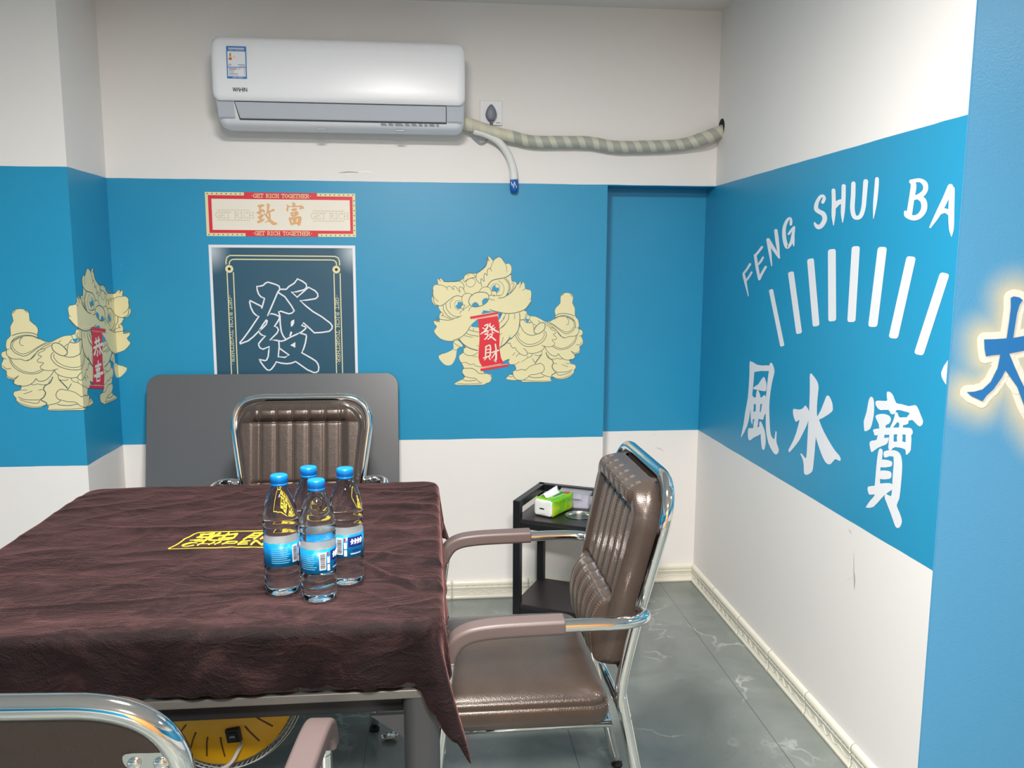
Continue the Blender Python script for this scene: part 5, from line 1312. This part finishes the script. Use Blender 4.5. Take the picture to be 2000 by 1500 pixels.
def tissue_mat():
    q = NT('lime_tissue_wrapper'); o = q.obj(); f = q.noise(o, 18, 3, .5, .5)
    c = q.ramp(f, [(0.35, lin((96, 190, 30))), (0.55, lin((168, 206, 20))), (0.7, lin((186, 214, 40)))])
    q.l(c, q.b.inputs['Base Color']); q.set(Roughness=0.22); return q.m
body = soft_box('wrapper', (0, 0, 0.0005), (0.085, 0.155, 0.068), tissue_mat(), tp, .0016, 12)
e = soft_box('white_end', (0.004, -.0022, .004), (0.081, .004, .064), mat('white_film', (226, 230, 228), .35), tp, .0008, 8, seed=5)
mb = MB(); mb.box((.028, -.0030, .028), (.048, -.0022, .033)); mb.build('end_print', M_BLACKINK, e)
mb = MB(); mb.box((.020, .05, .0675), (.060, .128, .0688)); mb.build('opening_strip', mat('dark_green_print', (20, 120, 50), .4), body)
mb = MB(); mb.box((.058, .118, .0682), (.078, .138, .0692)); mb.build('red_mark', M_RED, body)
v = []; f = []
for j in range(9):
    for i in range(9):
        u = i/8; w = j/8; z = .070+.022*math.sin(PI*min(1, u*1.1))*(.4+.6*w)+.003*noise.noise(Vector((u*5, w*5, 2)))
        v.append((.012+.040*u, .02+.095*w+.008*math.sin(u*6), z))
for j in range(8):
    for i in range(8): f.append((j*9+i, j*9+i+1, j*9+i+10, j*9+i+9))
ts = mesh_obj('tissue_sheet', v, f, mat('white_tissue', (240, 243, 240), .8), tp, True); sd = ts.modifiers.new('s', 'SOLIDIFY'); sd.thickness = .001
# plastic container with cards
n_ = NT('clear_plastic'); n_.set(Base_Color=(0.90, 0.91, 0.97, 1), Roughness=0.12, IOR=1.12); n_.b.inputs['Transmission Weight'].default_value = 0.72; M_CLEAR = n_.m
bx = thing('plastic_box', 'clear lidded plastic box of lilac cards beside the tissue pack', 'box', (.497, 3.080, .4612), math.radians(-20))
def opentop(name, w, d, h, th, material, parent, z0=0, taper=.006):
    mb = MB(); o1 = rounded_rect(taper, w-taper, taper, d-taper, .012, 4); o2 = rounded_rect(0, w, 0, d, .012, 4)
    i2 = rounded_rect(th, w-th, th, d-th, .010, 4); i1 = rounded_rect(taper+th, w-taper-th, taper+th, d-taper-th, .010, 4); n = len(o1)
    v = [(x, y, z0) for x, y in o1]+[(x, y, z0+h) for x, y in o2]+[(x, y, z0+h) for x, y in i2]+[(x, y, z0+th) for x, y in i1]
    f = [tuple(range(n-1, -1, -1))]+[(r*n+k, r*n+(k+1) % n, (r+1)*n+(k+1) % n, (r+1)*n+k) for r in range(3) for k in range(n)]+[tuple(range(3*n, 4*n))]
    mb.add(v, f); return mb.build(name, material, parent, True, autos=.6)
opentop('tub', .120, .085, .056, .002, M_CLEAR, bx)
mb = MB(); o = rounded_rect(-.003, .123, -.003, .088, .013, 4); n = len(o)
mb.add([(x, y, z) for z in (.057, .064) for x, y in o], [tuple(range(n-1, -1, -1)), tuple(range(n, 2*n))]+[(k, (k+1) % n, (k+1) % n+n, k+n) for k in range(n)])
mb.box((.045, -.008, .040), (.085, -.003, .058)); mb.build('lid', M_CLEAR, bx)
mb = MB(); mb.mi = 0
for k in range(22): mb.mi = k % 2; mb.box((.012+.0004*(k % 3), .010+.0029*k, .0035), (.106, .0123+.0029*k, .040+.002*((k*7) % 3)))
mb.build('cards', None, bx, mats=[mat('lilac_card', (196, 186, 222), .6), mat('pale_card', (222, 214, 232), .6)])

# ================================================================= heater under the table
hn = thing('heater', 'yellow dish heater with white wire guard standing under the table', 'heater', (-0.49, 1.93, 0))
axis = Vector((0.12, 0.86, -0.42)).normalized(); hcn = Vector((-0.485, 1.90, 0.392)); xx = axis.cross(Vector((0, 0, 1))).normalized(); yy = xx.cross(axis)
HM = Matrix(((xx.x, yy.x, -axis.x, hcn.x), (xx.y, yy.y, -axis.y, hcn.y), (xx.z, yy.z, -axis.z, hcn.z), (0, 0, 0, 1)))   # local +z points to the rear (towards camera)
RR = 0.164
mb = MB(); dish = [(RR, -.004), (RR+.003, 0), (RR, .004), (.160, .010), (.150, .020), (.120, .042), (.08, .056), (.03, .062), (.001, .062)]
mb.lathe(dish, 64, M=HM, caps=False); mb.lathe([(x-.003 if x > .01 else x, z-.004) for x, z in dish[2:]], 64, M=HM, caps=False)
dd = mb.build('dish', M_YEL, hn, True)
mb = MB()
for k in range(22):
    if k % 6 == 0: continue
    a = 2*PI*k/22; pts = []
    for s in range(5):
        r = .105+.043*s/4; z = .0525-.0225*s/4*1.25 if False else (.042+(.120-r)*.35 if r < .12 else .042-(r-.12)*.7333)+.0008
        pts.append(HM @ Vector((r*math.cos(a), r*math.sin(a), z)))
    mb.tube(pts, .0018, 6)
mb.build('vent_slots', mat('dark_slot', (92, 62, 10), .7), dd)
Ms = HM @ Matrix.Translation((.045, -.098, .049)) @ Matrix.Rotation(math.radians(30), 4, 'X') @ Matrix.Rotation(math.radians(8), 4, 'Z')
mb = MB(); mb.box((-.016, -.016, -.006), (.016, .016, .006), Ms); sw = mb.build('switch', M_BLACKINK, hn, bevel=.001)
mb = MB(); mb.box((-.009, -.011, .006), (.009, .011, .009), Ms); rk = mb.build('rocker', mat('black_switch', (36, 36, 38), .4), sw)
mb = MB()
for px_, s_ in ((-.005, 1), (.005, 1)): mb.tube([Ms @ Vector((px_, -.002, .0092)), Ms @ Vector((px_, .003, .0092))], .0006, 5)
mb.tube([Ms @ Vector((.0022*math.cos(k*PI/4), .001+.0022*math.sin(k*PI/4), .0092)) for k in range(8)], .0005, 5, closed=True); mb.build('switch_marks', M_PWHITE, rk)
mb = MB()
for r_, z in ((RR+.014, -.004), (RR+.014, -.034), (RR-.004, -.056), (.12, -.066), (.06, -.074)):
    mb.tube([HM @ Vector((r_*math.cos(2*PI*k/72), r_*math.sin(2*PI*k/72), z)) for k in range(72)], .0012, 6, closed=True)
zz_ = []
for k in range(180):
    a = 2*PI*k/180; r_ = RR+.014; z = -.004 if k % 2 else -.056
    if k % 2 == 0: r_ = RR-.004
    zz_.append(HM @ Vector((r_*math.cos(a), r_*math.sin(a), z)))
mb.tube(zz_, .0009, 5, closed=True)
for k in range(12):
    a = 2*PI*k/12; mb.tube([HM @ Vector((r_*math.cos(a), r_*math.sin(a), z)) for r_, z in ((RR-.004, -.056), (.12, -.066), (.06, -.074), (.001, -.077))], .0010, 5)
mb.build('wire_guard', M_WIRE, hn, True)
bc = hcn-axis*.055
mb = MB(); mb.lathe([(.13, 0), (.135, .006), (.13, .018), (.06, .026), (.02, .03)], 40, (bc.x, bc.y+.05, 0)); mb.tube(spline([(bc.x, bc.y+.05, .025), (bc.x, bc.y+.045, .15), (bc.x, bc.y+.015, .28), tuple(bc)], 8), .011, 12)
mb.build('stand', M_WIRE, hn, True)
cord = [HM @ Vector((.065, -.115, .046)), HM @ Vector((.062, -.13, .058)), HM @ Vector((.045, -.158, .055)), HM @ Vector((.005, -.175, .05)), HM @ Vector((-.05, -.178, .05)), HM @ Vector((-.10, -.165, .06)), Vector((-.62, 1.80, .10)), Vector((-.70, 1.9, .006)), Vector((-.9, 2.1, .005))]
mb = MB(); mb.tube(spline(cord, 8), .0042, 8)
mb.build('power_cord', mat('white_braided_cord', (206, 198, 190), .6, bump=.4, bscale=600), hn, True)
local(hn)
mb = MB(); mb.tube(spline([(-.565, 1.62, .575), (-.560, 1.63, .50), (-.545, 1.68, .42), (-.52, 1.70, .34), (-.52, 1.72, .2), (-.54, 1.75, .05), (-.60, 1.9, .006)], 8), .0035, 8)
hc_ = mb.build('power_cable', M_RUBBER, hn, True); hc_['label'] = 'black cable'; hc_.matrix_parent_inverse = o_matrix(hn).inverted()
# crumpled wrapper on the floor
bm = bmesh.new(); bmesh.ops.create_icosphere(bm, subdivisions=3, radius=.014)
for v in bm.verts:
    v.co += noise.noise_vector(v.co*160)*.007; v.co.z = v.co.z*.6+.008; v.co.x *= 1.5
me = bpy.data.meshes.new('crumpled_wrapper'); bm.to_mesh(me); bm.free(); me.materials.append(M_STEEL)
zm = min(v.co.z for v in me.vertices)
o = link(bpy.data.objects.new('crumpled_wrapper', me)); o.location = (-.128, 2.30, -zm); tag(o, 'small crumpled silver wrapper on the floor under the table', 'wrapper')

# ================================================================= lamps
def lamp(x, y, label, power, r=.17):
    t = thing('ceiling_lamp', label, 'lamp', (x, y, ZC), 0, 'round ceiling lamps')
    mb = MB(); mb.lathe([(r+.012, -.0005), (r+.015, -.012), (r+.012, -.024), (r, -.026)], 48); mb.build('lamp_body', M_PWHITE, t, True)
    q = NT('lamp_glow'); q.set(Base_Color=(.9, .9, .9, 1)); q.b.inputs['Emission Color'].default_value = (1.0, 0.965, 0.92, 1); q.b.inputs['Emission Strength'].default_value = power
    mb = MB(); mb.lathe([(.001, -.028), (r*.5, -.028), (r, -.0265)], 48, caps=False); mb.build('diffuser', q.m, t)
lamp(-0.12, 1.22, 'round ceiling lamp above the near edge of the table', 42)
lamp(0.1, -0.85, 'round ceiling lamp at the rear of the room', 66)
lamp(2.15, 0.45, 'added ceiling lamp out of view on the right, lighting the return wall', 5)  # lamp added out of view to brighten the top of the return wall

# children written in room coordinates: hold them in place under their Empty
for o in list(COL.objects):
    if o.type == 'EMPTY' and o.parent is None:
        nm = o.name.split('.')[0]
        if nm in ('lucky_banner', 'fortune_poster', 'lion_wall_sticker', 'curved_wall_lettering', 'fan_wall_emblem', 'wall_characters', 'glowing_wall_character', 'wall_socket', 'power_plug', 'game_table'):
            Mi = Matrix.Translation(o.location).inverted()
            for ch in o.children: ch.matrix_parent_inverse = Mi
w = bpy.data.worlds.new('world'); SC.world = w; w.use_nodes = True
w.node_tree.nodes['Background'].inputs[0].default_value = (0.9, 0.92, 1, 1); w.node_tree.nodes['Background'].inputs[1].default_value = 0.05
SC.view_settings.exposure = 2.82
